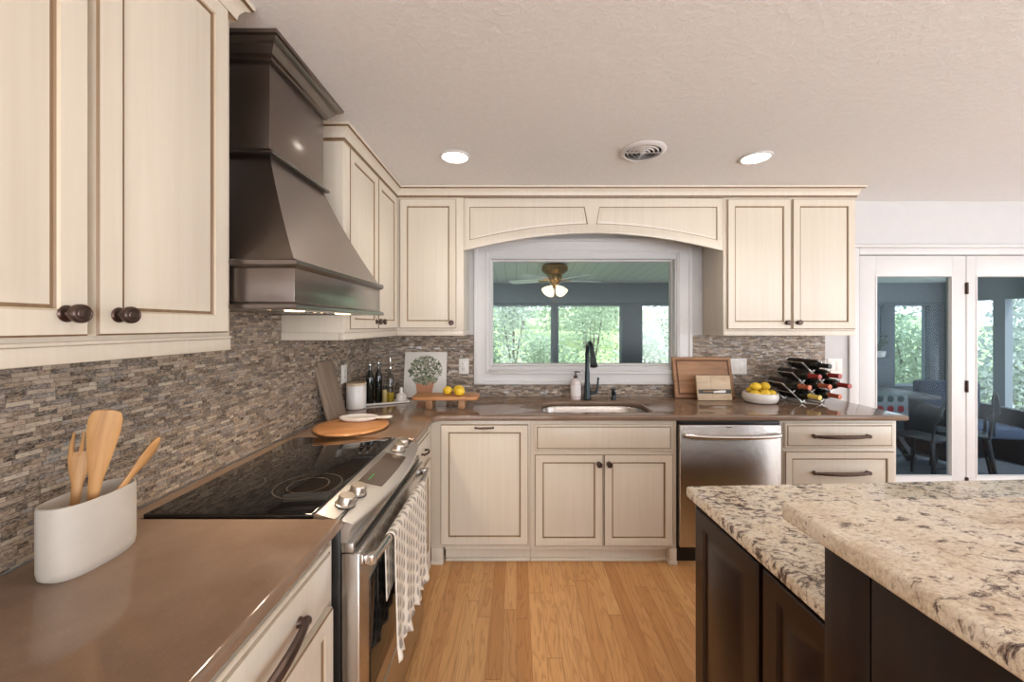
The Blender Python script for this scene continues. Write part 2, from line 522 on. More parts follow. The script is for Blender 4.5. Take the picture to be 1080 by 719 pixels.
def make_glass(name, tint, refl=1.0):
    t = NT(name)
    tr = t.n('ShaderNodeBsdfTransparent'); tr.inputs[0].default_value = (*tint, 1)
    gl = t.n('ShaderNodeBsdfGlossy'); gl.inputs['Roughness'].default_value = 0.14
    lw = t.n('ShaderNodeLayerWeight'); lw.inputs[0].default_value = 0.5
    nz = t.noise(t.coord(), 2.0, 1)
    fr = t.math('ADD', 0.006, t.math('MULTIPLY', t.math('POWER', lw.outputs['Facing'], 5.0), 0.5))
    f = t.math('MULTIPLY', fr, t.math('ADD', t.math('MULTIPLY', nz, 0.05), refl))
    mx = t.n('ShaderNodeMixShader'); t.l(f, mx.inputs[0]); t.l(tr.outputs[0], mx.inputs[1]); t.l(gl.outputs[0], mx.inputs[2])
    t.l(mx.outputs[0], t.out.inputs[0])
    return t.m
PANE = make_glass('window_glass', (0.95, 0.975, 0.97))
PANED = make_glass('tinted_door_glass', (0.80, 0.86, 0.90))
CLEAR = make_glass('clear_bottle_glass', (0.78, 0.79, 0.76), 9.0)

def make_emit(name, rgb, strength):
    t = NT(name)
    e = t.n('ShaderNodeEmission'); e.inputs[0].default_value = lin(rgb); e.inputs[1].default_value = strength
    nz = t.noise(t.coord(), 5, 1)
    t.l(t.ramp(nz, [(0, lin(rgb)), (1, lin(rgb))]), e.inputs[0])
    t.l(e.outputs[0], t.out.inputs[0])
    return t.m
LAMPE = make_emit('lit_downlight_lens', (255, 244, 226), 14)
HOODE = make_emit('lit_hood_lamp', (255, 226, 186), 9)
FANE = make_emit('lit_frosted_shade', (255, 232, 200), 2.0)
CLOCKE = make_emit('green_clock_digits', (120, 220, 120), 0.8)

# ------------------------------------------------------------------ room constants
XL, YB, ZC = -1.135, 2.975, 2.41      # left wall, back wall, ceiling
XR, YR = 5.2, -3.6                    # right wall, rear wall
CT = 0.914                            # counter top
UX, UY = -0.83, 2.67                  # face planes of the wall cabinets
CX, CY = -0.492, 2.33                 # front edges of the worktop
# ------------------------------------------------------------------ shell
b = bm_new(); bx(b, XL - .2, XR + .2, YR - .2, YB + .06, -.12, 0); struct('floor', b, OAK)
b = bm_new(); bx(b, XL - .2, XR + .2, YR - .2, YB + .14, ZC, ZC + .2); struct('ceiling', b, CEIL)
b = bm_new(); bx(b, XL - .15, XL, YR - .15, YB + .15, -.05, ZC); struct('wall_left', b, WALLW)
# back wall with its window and door openings
WX0, WX1, WZ0, WZ1 = -.205, 1.222, 1.14, 1.972
DX0, DX1, DZ = 2.62, 4.40, 1.995
b = bm_new()
for (x0, x1, z0, z1) in ((XL, WX0, 0, ZC), (WX0, WX1, 0, WZ0), (WX0, WX1, WZ1, ZC), (WX1, DX0, 0, ZC), (DX0, DX1, DZ, ZC), (DX1, XR, 0, ZC)):
    bx(b, x0, x1, YB, YB + .14, z0, z1)
bmesh.ops.remove_doubles(b, verts=b.verts, dist=1e-5)
struct('wall_back', b, WALLW)
# right wall: two tall windows toward the rest of the house; rear wall: patio opening
RW = [(-3.2, -1.0, .35, 2.1), (-.6, 1.9, .35, 2.1)]
b = bm_new()
ys = [YR, -3.2, -1.0, -.6, 1.9, YB]
for i in range(5):
    if i in (1, 3):
        bx(b, XR, XR + .15, ys[i], ys[i + 1], 0, .35); bx(b, XR, XR + .15, ys[i], ys[i + 1], 2.1, ZC)
    else:
        bx(b, XR, XR + .15, ys[i], ys[i + 1], 0, ZC)
struct('wall_right', b, WALLW)
b = bm_new()
for (x0, x1, z0, z1) in ((XL, -.6, 0, ZC), (-.6, 4.1, 0, .25), (-.6, 4.1, 2.15, ZC), (4.1, 4.42, 0, ZC), (4.42, 4.95, 0, .1), (4.42, 4.95, 2.1, ZC), (4.95, XR, 0, ZC)):
    bx(b, x0, x1, YR - .15, YR, z0, z1)
struct('wall_rear', b, WALLW)
# mosaic backsplash
b = bm_new(); bx(b, XL + .0005, XL + .008, -.6, YB - .001, CT + .0005, 1.84); struct('wall_tile_left', b, TILE_L)
b = bm_new()
for (x0, x1, z1) in ((XL + .0085, -.330, 1.3845), (-.330, 1.344, 1.002), (1.344, 2.365, 1.3845)):
    bx(b, x0, x1, YB - .008, YB - .0005, CT + .0005, z1)
struct('wall_tile_back', b, TILE_B)

# ------------------------------------------------------------------ kitchen window
Mw = frame_axes((-.328, YB - .0005, 1.004), (1, 0, 0), (0, -1, 0))
w1 = thing('window_1', None, None, (.508, YB, 1.004), kind='structure')
b = bm_new()
cw, chh = 1.671, 1.12
rings(b, Mw, cw, chh, [(0, 0), (0, .02), (.004, .026), (.022, .026), (.028, .021), (.03, .018), (.085, .014), (.092, .018), (.1, .018), (.104, .012), (.112, .012), (.112, 0)], fill=False, back=False)
obj('window_frame', b, WHITE, w1)
b = bm_new()
Ms = frame_axes((WX0 + .001, YB + .085, WZ0 + .001), (1, 0, 0), (0, -1, 0))
sw, sh = WX1 - WX0 - .002, WZ1 - WZ0 - .002
rings(b, Ms, sw, sh, [(0, 0), (0, .084), (.004, .084), (.006, .04), (.012, .04), (.0185, .03), (.0185, 0)], fill=False, back=False)
obj('sash', b, WHITE, w1)
b = bm_new(); bx(b, WX0 + .018, WX1 - .018, YB + .058, YB + .062, WZ0 + .018, WZ1 - .018); obj('pane', b, PANE, w1)
b = bm_new(); bx(b, -.20, 1.216, YB - .03, YB - .0185, 1.085, 1.105, .004); bx(b, -.215, 1.231, YB - .034, YB - .0185, 1.105, 1.116, .003)
obj('window_sill', b, WHITE, w1)

# ------------------------------------------------------------------ patio doors in the back wall
def glazed_door(name, x0, x1, gx0, gx1, hinges):
    d = thing(name, None, None, ((x0 + x1) / 2, YB, 0), kind='structure')
    b = bm_new()
    yf, yb = YB - .012, YB + .03
    z0, z1, g0, g1 = .012, DZ - .006, .297, 1.838
    bx(b, x0, gx0, yf, yb, z0, z1, .002); bx(b, gx1, x1, yf, yb, z0, z1, .002)
    bx(b, gx0, gx1, yf, yb, z0, g0, .002); bx(b, gx0, gx1, yf, yb, g1, z1, .002)
    obj('door_frame', b, WHITE, d)
    b = bm_new()
    Mb = frame_axes((gx0, yf + .001, g0), (1, 0, 0), (0, -1, 0))
    rings(b, Mb, gx1 - gx0, g1 - g0, [(-.006, 0), (-.004, .005), (.006, .004), (.01, -.012), (.01, -.02)], fill=False, back=False)
    obj('glazing_bead', b, WHITE, d)
    b = bm_new(); bx(b, gx0 - .001, gx1 + .001, YB + .006, YB + .012, g0 - .001, g1 + .001); obj('pane', b, PANED, d)
    for hx, hz in hinges:
        b = bm_new()
        tube(b, [(hx, YB - .02, hz - .045), (hx, YB - .02, hz + .045)], .007, 10)
        bx(b, hx - .012, hx + .012, YB - .0165, YB - .0125, hz - .044, hz + .044)
        obj('hinge', b, ORB, d)
    return d
glazed_door('door_1', 2.625, 3.440, 2.752, 3.336, [])
glazed_door('door_2', 3.446, 4.395, 3.520, 4.30, [(3.443, 1.74), (3.443, .99), (3.443, .25)])
b = bm_new()
yf = YB - .02
bx(b, 2.545, 2.618, yf, YB - .0005, 0, 2.05, .004); bx(b, 4.402, 4.49, yf, YB - .0005, 0, 2.05, .004)
bx(b, 2.619, 4.401, yf, YB - .0005, 2.0, 2.05, .004)
bx(b, 2.52, 4.52, YB - .03, YB - .0005, 2.051, 2.075, .006)
struct('trim_1', b, WHITE)
b = bm_new(); bx(b, 2.625, 4.395, YB - .005, YB + .07, 0.0005, .011, .003); struct('trim_2', b, plain('dark_threshold', (84, 76, 70), .5))
b = bm_new(); bx(b, 2.37, 2.544, YB - .014, YB - .0005, 0, .1, .004); bx(b, 4.491, XR, YB - .014, YB - .0005, 0, .1, .004); struct('baseboard_back', b, WHITE)

# ------------------------------------------------------------------ hardware
def knob(parent, p, w, scale=1.0):
    """round knob at p, axis w"""
    w = Vector(w)
    M = Matrix.Translation(p) @ w.to_track_quat('Z', 'Y').to_matrix().to_4x4() @ Matrix.Scale(scale, 4)
    b = bm_new()
    lathe(b, [(.0145, 0), (.0155, .002), (.0135, .005), (.008, .007), (.0065, .011), (.0065, .016), (.0095, .018), (.0155, .0195), (.0172, .022), (.0172, .029), (.0155, .032), (.0135, .0325), (.0125, .0315), (.0095, .0315), (.0085, .0328), (.003, .0335)], M, 20)
    return obj('knob', b, ORB, parent)

def bow_pull(parent, p, u, w, L=.13, name='handle', th=.007, rise=.03):
    """bowed bar pull centred on p along u, standing off along w"""
    p, u, w = Vector(p), Vector(u).normalized(), Vector(w).normalized()
    b = bm_new()
    pts = []; rr = []
    N = 14
    for i in range(N + 1):
        s = -1 + 2 * i / N
        pts.append(p + u * (s * L / 2) + w * (.016 + (rise - .016) * (1 - s * s)))
        rr.append(th * (.8 + .35 * (1 - s * s)))
    tube(b, pts, rr, 10, 1.0, up=w)
    for s in (-1, 1):
        q = p + u * (s * (L / 2 - .006))
        tube(b, [q, q + w * .009, q + w * .018], [th * 1.15, th * .9, th * 1.0], 10, up=u)
        ball(b, q + w * .016 + u * s * .004, th * 1.1, th * 1.1, th * 1.1, seg=10, rn=6)
    return obj(name, b, ORB, parent)

# ------------------------------------------------------------------ wall cabinets
ZB0, ZB1 = 1.386, ZC - .001
DZ0, DZ1 = 1.437, 2.322
def light_rail(b, *a):
    bx(b, *a, .004)

# left wall, this side of the hood
c = thing('wall_cabinet', 'near cream wall cabinet with tall doors above the utensil crock', 'cabinet', (-.98, .5, ZB0), group='cream glazed wall cabinets')
b = bm_new(); bx(b, XL + .0085, UX, -.35, 1.118, 1.42, ZB1, .002); obj('carcass', b, CAB, c)
b = bm_new(); bx(b, UX - .02, UX + .004, -.35, 1.118, ZB0, 1.4195, .003); bx(b, UX + .0005, UX + .007, -.35, 1.118, 1.4195, 1.427, .002); bx(b, XL + .0085, UX - .02, 1.10, 1.118, ZB0, 1.4195)
obj('light_rail', b, CAB, c)
for (y0, y1, ky) in ((-.3, .14, None), (.30, .733, .695), (.748, 1.088, .786)):
    b = bm_new(); panel_door(b, frame_axes((UX + .0005, y0, DZ0), (0, 1, 0), (1, 0, 0)), y1 - y0, DZ1 + .02 - DZ0)
    d = obj('door', b, CAB, c)
    if ky: knob(d, (UX + .0205, ky, 1.478), (1, 0, 0))

# left wall, beyond the hood
c = thing('wall_cabinet', 'cream wall cabinet between the range hood and the corner', 'cabinet', (-.98, 2.25, ZB0), group='cream glazed wall cabinets')
b = bm_new(); bx(b, XL + .0085, UX, 1.85, UY - .001, ZB0 + .035, ZB1, .002); obj('carcass', b, CAB, c)
b = bm_new(); bx(b, UX - .02, UX + .004, 1.85, UY + .0, ZB0, ZB0 + .0345, .003); bx(b, XL + .0085, UX - .0205, 1.85, 1.868, ZB0, ZB0 + .0345)
obj('light_rail', b, CAB, c)
for (y0, y1, ky) in ((1.885, 2.262, 2.232), (2.275, 2.625, 2.306)):
    b = bm_new(); panel_door(b, frame_axes((UX + .0005, y0, DZ0), (0, 1, 0), (1, 0, 0)), y1 - y0, DZ1 - DZ0)
    d = obj('door', b, CAB, c); knob(d, (UX + .0205, ky, 1.478), (1, 0, 0))

# back wall, left of the window
c = thing('wall_cabinet', 'narrow single-door cream wall cabinet on the back wall beside the window', 'cabinet', (-.59, 2.82, ZB0), group='cream glazed wall cabinets')
b = bm_new(); bx(b, XL + .0085, -.367, UY, YB - .0085, ZB0 + .035, ZB1, .002); obj('carcass', b, CAB, c)
b = bm_new(); bx(b, UX + .006, -.367, UY - .004, UY + .02, ZB0, ZB0 + .0345, .003); bx(b, -.385, -.367, UY + .0205, YB - .0085, ZB0, ZB0 + .0345)
obj('light_rail', b, CAB, c)
b = bm_new(); panel_door(b, frame_axes((-.803, UY - .0005, DZ0), (1, 0, 0), (0, -1, 0)), .388, DZ1 - DZ0)
d = obj('door', b, CAB, c); knob(d, (-.446, UY - .0205, 1.475), (0, -1, 0))

# back wall, right of the window
c = thing('wall_cabinet', 'two-door cream wall cabinet on the back wall above the wine rack', 'cabinet', (1.885, 2.82, ZB0), group='cream glazed wall cabinets')
b = bm_new(); bx(b, 1.425, 2.336, UY, YB - .0085, ZB0 + .035, ZB1, .002); obj('carcass', b, CAB, c)
b = bm_new(); bx(b, 1.425, 2.336, UY - .004, UY + .02, ZB0, ZB0 + .0345, .003); bx(b, 1.425, 1.443, UY + .0205, YB - .0085, ZB0, ZB0 + .0345); bx(b, 2.318, 2.336, UY + .0205, YB - .0085, ZB0, ZB0 + .0345)
obj('light_rail', b, CAB, c)
for (x0, x1, kx) in ((1.447, 1.880, 1.851), (1.893, 2.322, 1.925)):
    b = bm_new(); panel_door(b, frame_axes((x0, UY - .0005, DZ0 - .005), (1, 0, 0), (0, -1, 0)), x1 - x0, DZ1 - DZ0 + .005)
    d = obj('door', b, CAB, c); knob(d, (kx, UY - .0205, 1.476), (0, -1, 0))

# arched valance over the window
VX0, VX1, VT = -.366, 1.424, 2.333
VM = (VX0 + VX1) / 2; VH = (VX1 - VX0) / 2
def arch(x, lift=0.0):
    t = abs(x - VM) / VH
    return 2.094 - .122 * t ** 1.85 + lift
c = thing('window_valance', 'arched cream glazed valance with two recessed panels spanning above the window', 'valance', (VM, UY, 1.974))
xs = [VX0 + (VX1 - VX0) * i / 40 for i in range(41)]
outer = [(x, arch(x)) for x in xs] + [(VX1, VT), (VX0, VT)]
def vpanel(x0t, x0b, x1t, x1b):
    n = 16
    bot = [(x0b + (x1b - x0b) * i / n) for i in range(n + 1)]
    return [(x, arch(x, .062)) for x in bot] + [(x1t, 2.275), (x0t, 2.275)]
pa, pb = vpanel(-.326, -.326, .468, .490), vpanel(.570, .548, 1.384, 1.384)
b = curve_slab([outer, pa[::-1], pb[::-1]], -.011, .011, .002, res=1)
bmesh.ops.transform(b, matrix=Matrix.Translation((0, UY + .010, 0)) @ Matrix.Rotation(R(90), 4, 'X'), verts=b.verts)
obj('arched_frame', b, CAB, c)
def inset(poly, d):
    n = len(poly); out = []
    for i in range(n):
        p0, p1, p2 = Vector(poly[i - 1]), Vector(poly[i]), Vector(poly[(i + 1) % n])
        a = (p1 - p0).normalized(); q = (p2 - p1).normalized()
        na, nb = Vector((-a.y, a.x)), Vector((-q.y, q.x))
        m = (na + nb) / max(.3, 1 + na.dot(nb))
        out.append(tuple(p1 + m * d))
    return out
for pl in (pa, pb):
    b = bm_new()
    loops = []
    for d_, y_ in ((-.006, .012), (-.006, .006), (.005, .006), (.022, .0012), (.024, .001)):
        loops.append([b.verts.new((x, UY + y_, z)) for x, z in inset(pl, d_)])
    for k in range(4):
        for i in range(len(pl)):
            f = b.faces.new((loops[k][i], loops[k][(i + 1) % len(pl)], loops[k + 1][(i + 1) % len(pl)], loops[k + 1][i]))
            f.material_index = (1, 1, 0, 2)[k]
    b.faces.new(loops[-1]); b.faces.new(loops[0][::-1])
    obj('valance_panel', b, CAB, c)
# crown over the cabinets
CR = [(.0005, 2.336), (.006, 2.336), (.008, 2.346), (.013, 2.349), (.016, 2.366), (.026, 2.384), (.037, 2.390), (.038, 2.395), (.044, 2.397), (.045, 2.4095), (.0005, 2.4095)]
b = bm_new(); sweep(b, [(XL + .01, 1.85), (UX, 1.85), (UX, UY), (2.336, UY), (2.336, YB - .001)], CR); struct('trim_3', b, CAB)
b = bm_new(); sweep(b, [(UX, -.35), (UX, 1.118), (XL + .01, 1.118)], [(o, z + (.0 if o < .001 else 0)) for o, z in CR]); struct('trim_4', b, CAB)
for nm in ('trim_3', 'trim_4'):
    me = bpy.data.objects[nm].data
    for p in me.polygons:
        zs = [me.vertices[i].co.z for i in p.vertices]
        if 2.340 < sum(zs) / len(zs) < 2.350 or 2.388 < sum(zs) / len(zs) < 2.3965:
            p.material_index = 1 if len(p.vertices) == 4 else 0

# ------------------------------------------------------------------ hood
h = thing('range_hood', 'dark bronze metal range hood with a stepped chimney over the cooktop', 'range hood', (-.9, 1.48, 1.504))
hy0, hy1, hx = 1.128, 1.832, -.648
x0w = XL + .0085
b = bm_new()
bx(b, x0w, hx, hy0, hy1, 1.52, 1.628, .002)
obj('apron', b, BRONZE, h)
def lip(zs, o, prof=None):
    b = bm_new()
    sweep(b, [(x0w, hy0), (hx, hy0), (hx, hy1), (x0w, hy1)], prof)
    return b
obj('lower_lip', lip(0, 0, [(-.05, 1.504), (.012, 1.504), (.014, 1.508), (.013, 1.518), (.004, 1.522), (.0005, 1.526), (-.05, 1.5195)]), BRONZE, h)
obj('upper_lip', lip(0, 0, [(-.05, 1.6285), (.0005, 1.624), (.010, 1.630), (.013, 1.634), (.013, 1.646), (.009, 1.650), (-.05, 1.650)]), BRONZE, h)
# sloping canopy
b = bm_new(); loops = []
N = 10
cy0, cy1, cx = 1.30, 1.66, UX
for i in range(N + 1):
    t = i / N
    k = t + .22 * t * (1 - t)                # gently concave
    ya, yb_, xf = hy0 + .004 + (cy0 - hy0 - .004) * k, hy1 - .004 + (cy1 - hy1 + .004) * k, hx - .004 + (cx - hx + .004) * k
    z = 1.6505 + (2.03 - 1.6505) * t
    loops.append([b.verts.new(p) for p in ((x0w, ya, z), (xf, ya, z), (xf, yb_, z), (x0w, yb_, z))])
for a, q in zip(loops, loops[1:]):
    for i in range(4):
        b.faces.new((a[i], a[(i + 1) % 4], q[(i + 1) % 4], q[i]))
b.faces.new(loops[0][::-1]); b.faces.new(loops[-1])
obj('canopy', b, BRONZE, h)
b = bm_new(); bx(b, x0w, cx, cy0, cy1, 2.0305, 2.408, .001); obj('chimney', b, BRONZE, h)
b = bm_new(); sweep(b, [(x0w, cy0), (cx, cy0), (cx, cy1), (x0w, cy1)], [(.0005, 2.032), (.018, 2.03), (.02, 2.036), (.014, 2.044), (.006, 2.049), (.0005, 2.052)]); obj('collar_molding', b, BRONZE, h)
b = bm_new(); sweep(b, [(x0w, cy0), (cx, cy0), (cx, cy1), (x0w, cy1)], [(.0005, 2.343), (.012, 2.343), (.013, 2.351), (.022, 2.355), (.024, 2.362), (.034, 2.372), (.036, 2.380), (.050, 2.390), (.052, 2.394), (.060, 2.397), (.061, 2.4085), (.0005, 2.4085)]); obj('crown_molding', b, BRONZE, h)
b = bm_new(); bx(b, -1.1, -.70, 1.18, 1.78, 1.509, 1.5185, .002)
for k in range(9):
    bx(b, -1.06, -.80, 1.24 + k * .056, 1.262 + k * .056, 1.506, 1.509)
obj('filter_panel', b, STEEL, h)
for ly in (1.3, 1.66):
    b = bm_new(); lathe(b, [(.03, 1.5035), (.03, 1.507), (.034, 1.5085)], Matrix.Translation((-.745, ly, 0)), 20); obj('lamp', b, HOODE, h)

# ------------------------------------------------------------------ brown worktop
def arc_pts(cx, cy, r, a0, a1, n=6):
    return [(cx + r * math.cos(R(a0 + (a1 - a0) * i / n)), cy + r * math.sin(R(a0 + (a1 - a0) * i / n))) for i in range(n + 1)]
g = .0095
ol = [(XL + g, -.6), (CX, -.6), (CX, 1.093), (-1.066, 1.093), (-1.066, 1.863), (CX, 1.863)] + \
     arc_pts(CX + .06, CY - .06, .06, 180, 90, 6) + [(2.362, CY), (2.362, YB - g), (XL + g, YB - g)]
SX0, SX1, SY0, SY1 = .165, .858, 2.425, 2.765
sink_ol = arc_pts(SX1 - .05, SY0 + .05, .05, -90, 0, 5) + arc_pts(SX1 - .14, SY1 - .14, .14, 0, 90, 8) + arc_pts(SX0 + .14, SY1 - .14, .14, 90, 180, 8) + arc_pts(SX0 + .05, SY0 + .05, .05, 180, 270, 5)
b = curve_slab([ol, sink_ol[::-1]], CT - .034, CT, .0115, res=4)
tag(obj('countertop', b, QUARTZ, smooth=50), 'polished brown quartz countertop running along the left wall and under the window', 'countertop')

# ------------------------------------------------------------------ undermount sink
s_ = thing('kitchen_sink', 'brushed stainless undermount sink set in the counter below the window', 'sink', (.51, 2.6, .70))
b = bm_new(); loops = []
for d_, z in ((-.014, .8795), (-.001, .8795), (.004, .872), (.014, .72), (.03, .705), (.06, .702)):
    loops.append([b.verts.new((x, y, z)) for x, y in inset(sink_ol, d_)])
n = len(sink_ol)
for a, q in zip(loops, loops[1:]):
    for i in range(n):
        b.faces.new((a[i], a[(i + 1) % n], q[(i + 1) % n], q[i]))
b.faces.new(loops[-1])
obj('basin', b, STEEL, s_)
b = bm_new(); lathe(b, [(.045, .7022), (.043, .7045), (.03, .704), (.012, .7032)], Matrix.Translation((.51, 2.62, 0)), 20); obj('drain', b, CHROME, s_)

# ------------------------------------------------------------------ base cabinets
FY = 2.366      # face of the back run
FX = -.523      # face of the left run
ZT = CT - .0345
def foot_post(b, x0, x1, y0, y1):
    bx(b, x0, x1, y0, y1, .022, .10, .002); bx(b, x0 - .004, x1 + .004, y0 - .004, y1, 0, .022, .004)

c = thing('base_cabinet', 'cream base cabinet with one tall pull-out panel in the inside corner', 'cabinet', (-.2, 2.6, 0), group='cream glazed base cabinets')
b = bm_new(); bx(b, FX + .001, .083, FY, YB - .01, .10, ZT, .001); obj('carcass', b, CAB, c)
b = bm_new(); bx(b, -.44, .083, FY + .035, FY + .05, .0, .0995); bx(b, -.44, .083, FY + .02, FY + .0345, 0, .02, .006); bx(b, -.44, .083, FY + .004, FY + .034, .082, .0995, .004)
foot_post(b, FX + .003, -.452, FY - .012, FY + .05); obj('plinth', b, CAB, c)
b = bm_new(); panel_door(b, frame_axes((-.462, FY - .0005, .125), (1, 0, 0), (0, -1, 0)), .532, .729, s=.05)
d = obj('door', b, CAB, c); bow_pull(d, (-.196, FY - .0205, .838), (1, 0, 0), (0, -1, 0), .115, th=.0045, rise=.026)

c = thing('base_cabinet', 'cream sink base cabinet with two knobbed doors under a false drawer', 'cabinet', (.53, 2.6, 0), group='cream glazed base cabinets')
b = bm_new()
bx(b, .084, .1, FY, YB - .01, .10, ZT); bx(b, .955, .975, FY, YB - .01, .10, ZT); bx(b, .1005, .9545, FY, FY + .02, .10, ZT); bx(b, .1005, .9545, FY + .0205, YB - .01, .10, .118); bx(b, .1005, .9545, YB - .03, YB - .01, .1185, ZT)
obj('carcass', b, CAB, c)
b = bm_new(); bx(b, .084, .925, FY + .035, FY + .05, .0, .0995); bx(b, .084, .925, FY + .02, FY + .0345, 0, .02, .006); bx(b, .084, .925, FY + .004, FY + .034, .082, .0995, .004)
foot_post(b, .929, .973, FY - .012, FY + .05); obj('plinth', b, CAB, c)
b = bm_new(); slab_drawer(b, frame_axes((.11, FY - .0005, .694), (1, 0, 0), (0, -1, 0)), .838, .160); obj('false_drawer', b, CAB, c)
for x0, x1, kx in ((.11, .523, .497), (.531, .948, .558)):
    b = bm_new(); panel_door(b, frame_axes((x0, FY - .0005, .118), (1, 0, 0), (0, -1, 0)), x1 - x0, .554, s=.05)
    d = obj('door', b, CAB, c); knob(d, (kx, FY - .0205, .618), (0, -1, 0))

c = thing('base_cabinet', 'cream drawer cabinet with dark bowed pulls beside the dishwasher', 'cabinet', (1.96, 2.6, 0), group='cream glazed base cabinets')
b = bm_new(); bx(b, 1.606, 2.32, FY, YB - .01, .10, ZT, .001); obj('carcass', b, CAB, c)
b = bm_new(); bx(b, 1.62, 2.30, FY + .05, FY + .065, 0, .0995); foot_post(b, 2.26, 2.31, FY - .008, FY + .05); foot_post(b, 1.612, 1.66, FY - .008, FY + .05); obj('plinth', b, CAB, c)
for z0, z1, kind in ((.712, .862, 0), (.432, .690, 1), (.130, .410, 1)):
    b = bm_new(); M_ = frame_axes((1.630, FY - .0005, z0), (1, 0, 0), (0, -1, 0))
    (panel_door(b, M_, .662, z1 - z0, s=.045) if kind else slab_drawer(b, M_, .662, z1 - z0))
    d = obj('drawer', b, CAB, c); bow_pull(d, (1.962, FY - .0205, z0 + (.075 if not kind else .134 if z0 > .4 else .14)), (1, 0, 0), (0, -1, 0), .335, th=.0105, rise=.036)
c = thing('base_cabinet', 'narrow cream cabinet with a small drawer between the range and the inside corner', 'cabinet', (-.8, 2.1, 0), group='cream glazed base cabinets')
b = bm_new(); bx(b, XL + .01, FX, 1.862, YB - .01, .10, ZT, .001); obj('carcass', b, CAB, c)
b = bm_new(); bx(b, FX - .07, FX - .055, 1.862, 2.35, 0, .0995); bx(b, FX - .055, FX - .02, 1.862, 2.35, .082, .0995, .004); foot_post(b, FX - .05, FX + .0, 2.29, 2.35); obj('plinth', b, CAB, c)
b = bm_new(); slab_drawer(b, frame_axes((FX + .0005, 1.90, .70), (0, 1, 0), (1, 0, 0)), .36, .155); d = obj('drawer', b, CAB, c)
bow_pull(d, (FX + .0205, 2.08, .775), (0, 1, 0), (1, 0, 0), .09, th=.0055, rise=.03)
b = bm_new(); panel_door(b, frame_axes((FX + .0005, 1.90, .125), (0, 1, 0), (1, 0, 0)), .36, .56, s=.05); obj('door', b, CAB, c)

c = thing('base_cabinet', 'near cream base cabinet with a long-handled drawer under the utensil crock counter', 'cabinet', (-.8, .5, 0), group='cream glazed base cabinets')
b = bm_new(); bx(b, XL + .01, FX, -.59, 1.092, .10, ZT, .001); obj('carcass', b, CAB, c)
b = bm_new(); bx(b, FX - .07, FX - .055, -.59, 1.09, 0, .0995); obj('plinth', b, CAB, c)
for y0, y1 in ((-.55, .36), (.40, 1.062)):
    b = bm_new(); slab_drawer(b, frame_axes((FX + .0005, y0, .705), (0, 1, 0), (1, 0, 0)), y1 - y0, .152); d = obj('drawer', b, CAB, c)
    bow_pull(d, (FX + .0205, (y0 + y1) / 2, .772), (0, 1, 0), (1, 0, 0), .335, th=.0105, rise=.036)
for y0, y1 in ((.40, .724), (.734, 1.062)):
    b = bm_new(); panel_door(b, frame_axes((FX + .0005, y0, .125), (0, 1, 0), (1, 0, 0)), y1 - y0, .56, s=.05); d = obj('door', b, CAB, c)
    knob(d, (FX + .0205, .70 if y0 < .7 else .76, .64), (1, 0, 0))

# ------------------------------------------------------------------ dishwasher
d = thing('dishwasher', 'stainless dishwasher with a bowed bar handle beside the sink cabinet', 'dishwasher', (1.29, 2.6, 0))
b = bm_new(); bx(b, .981, 1.601, FY + .01, YB - .02, .08, ZT - .004, .002); bx(b, .985, 1.597, FY + .03, FY + .06, 0.0, .0795); obj('tub', b, BLACKP, d)
b = bm_new(); bx(b, .984, 1.598, FY - .032, FY + .0095, .115, .856, .007, 3); obj('door', b, STEELV, d)
b = bm_new(); bx(b, .984, 1.598, FY - .018, FY + .0095, .857, ZT - .006, .002); obj('control_strip', b, BLACKP, d)
b = bm_new(); N = 16; pts = []
for i in range(N + 1):
    s = -1 + 2 * i / N
    pts.append((1.291 + s * .283, FY - .052 - .030 * (1 - s * s) ** .6, .798 - .006 * (1 - s * s)))
tube(b, pts, .013, 12)
for s in (-1, 1):
    tube(b, [(1.291 + s * .276, FY - .033, .798), (1.291 + s * .276, FY - .06, .798)], .013, 12, up=(1, 0, 0))
obj('handle', b, CHROME, d)
b = bm_new(); bx(b, 1.268, 1.296, FY - .0328, FY - .0321, .838, .843); obj('badge', b, BLACKP, d)

# ------------------------------------------------------------------ range
r = thing('range', 'stainless slide-in electric range with black glass cooktop between the cream base cabinets', 'range', (-.77, 1.478, 0))
ry0, ry1 = 1.0985, 1.8575
b = bm_new(); bx(b, -1.062, -.502, ry0, ry1, .03, .905, .003)
for yy in (ry0 + .05, ry1 - .05):
    for xx in (-1.0, -.56):
        lathe(b, [(.02, 0), (.02, .03)], Matrix.Translation((xx, yy, 0)), 12)
obj('body', b, BLACKP, r)
b = bm_new(); bx(b, -1.062, -.580, ry0, ry1, .9055, .9205, .004, 3); ck = obj('cooktop', b, BLACKG, r)
for (x, y, r0) in ((-.93, 1.30, .075), (-.93, 1.66, .095), (-.70, 1.30, .105), (-.70, 1.66, .075), (-.93, 1.478, .055)):
    for rr in (r0, r0 * .62):
        b = bm_new(); n = 40
        a = [b.verts.new((x + rr * math.cos(2 * PI * i / n), y + rr * math.sin(2 * PI * i / n), .9208)) for i in range(n)]
        q = [b.verts.new((x + (rr - .004) * math.cos(2 * PI * i / n), y + (rr - .004) * math.sin(2 * PI * i / n), .9208)) for i in range(n)]
        for i in range(n): b.faces.new((a[i], a[(i + 1) % n], q[(i + 1) % n], q[i]))
        obj('burner_ring', b, RINGM, ck)
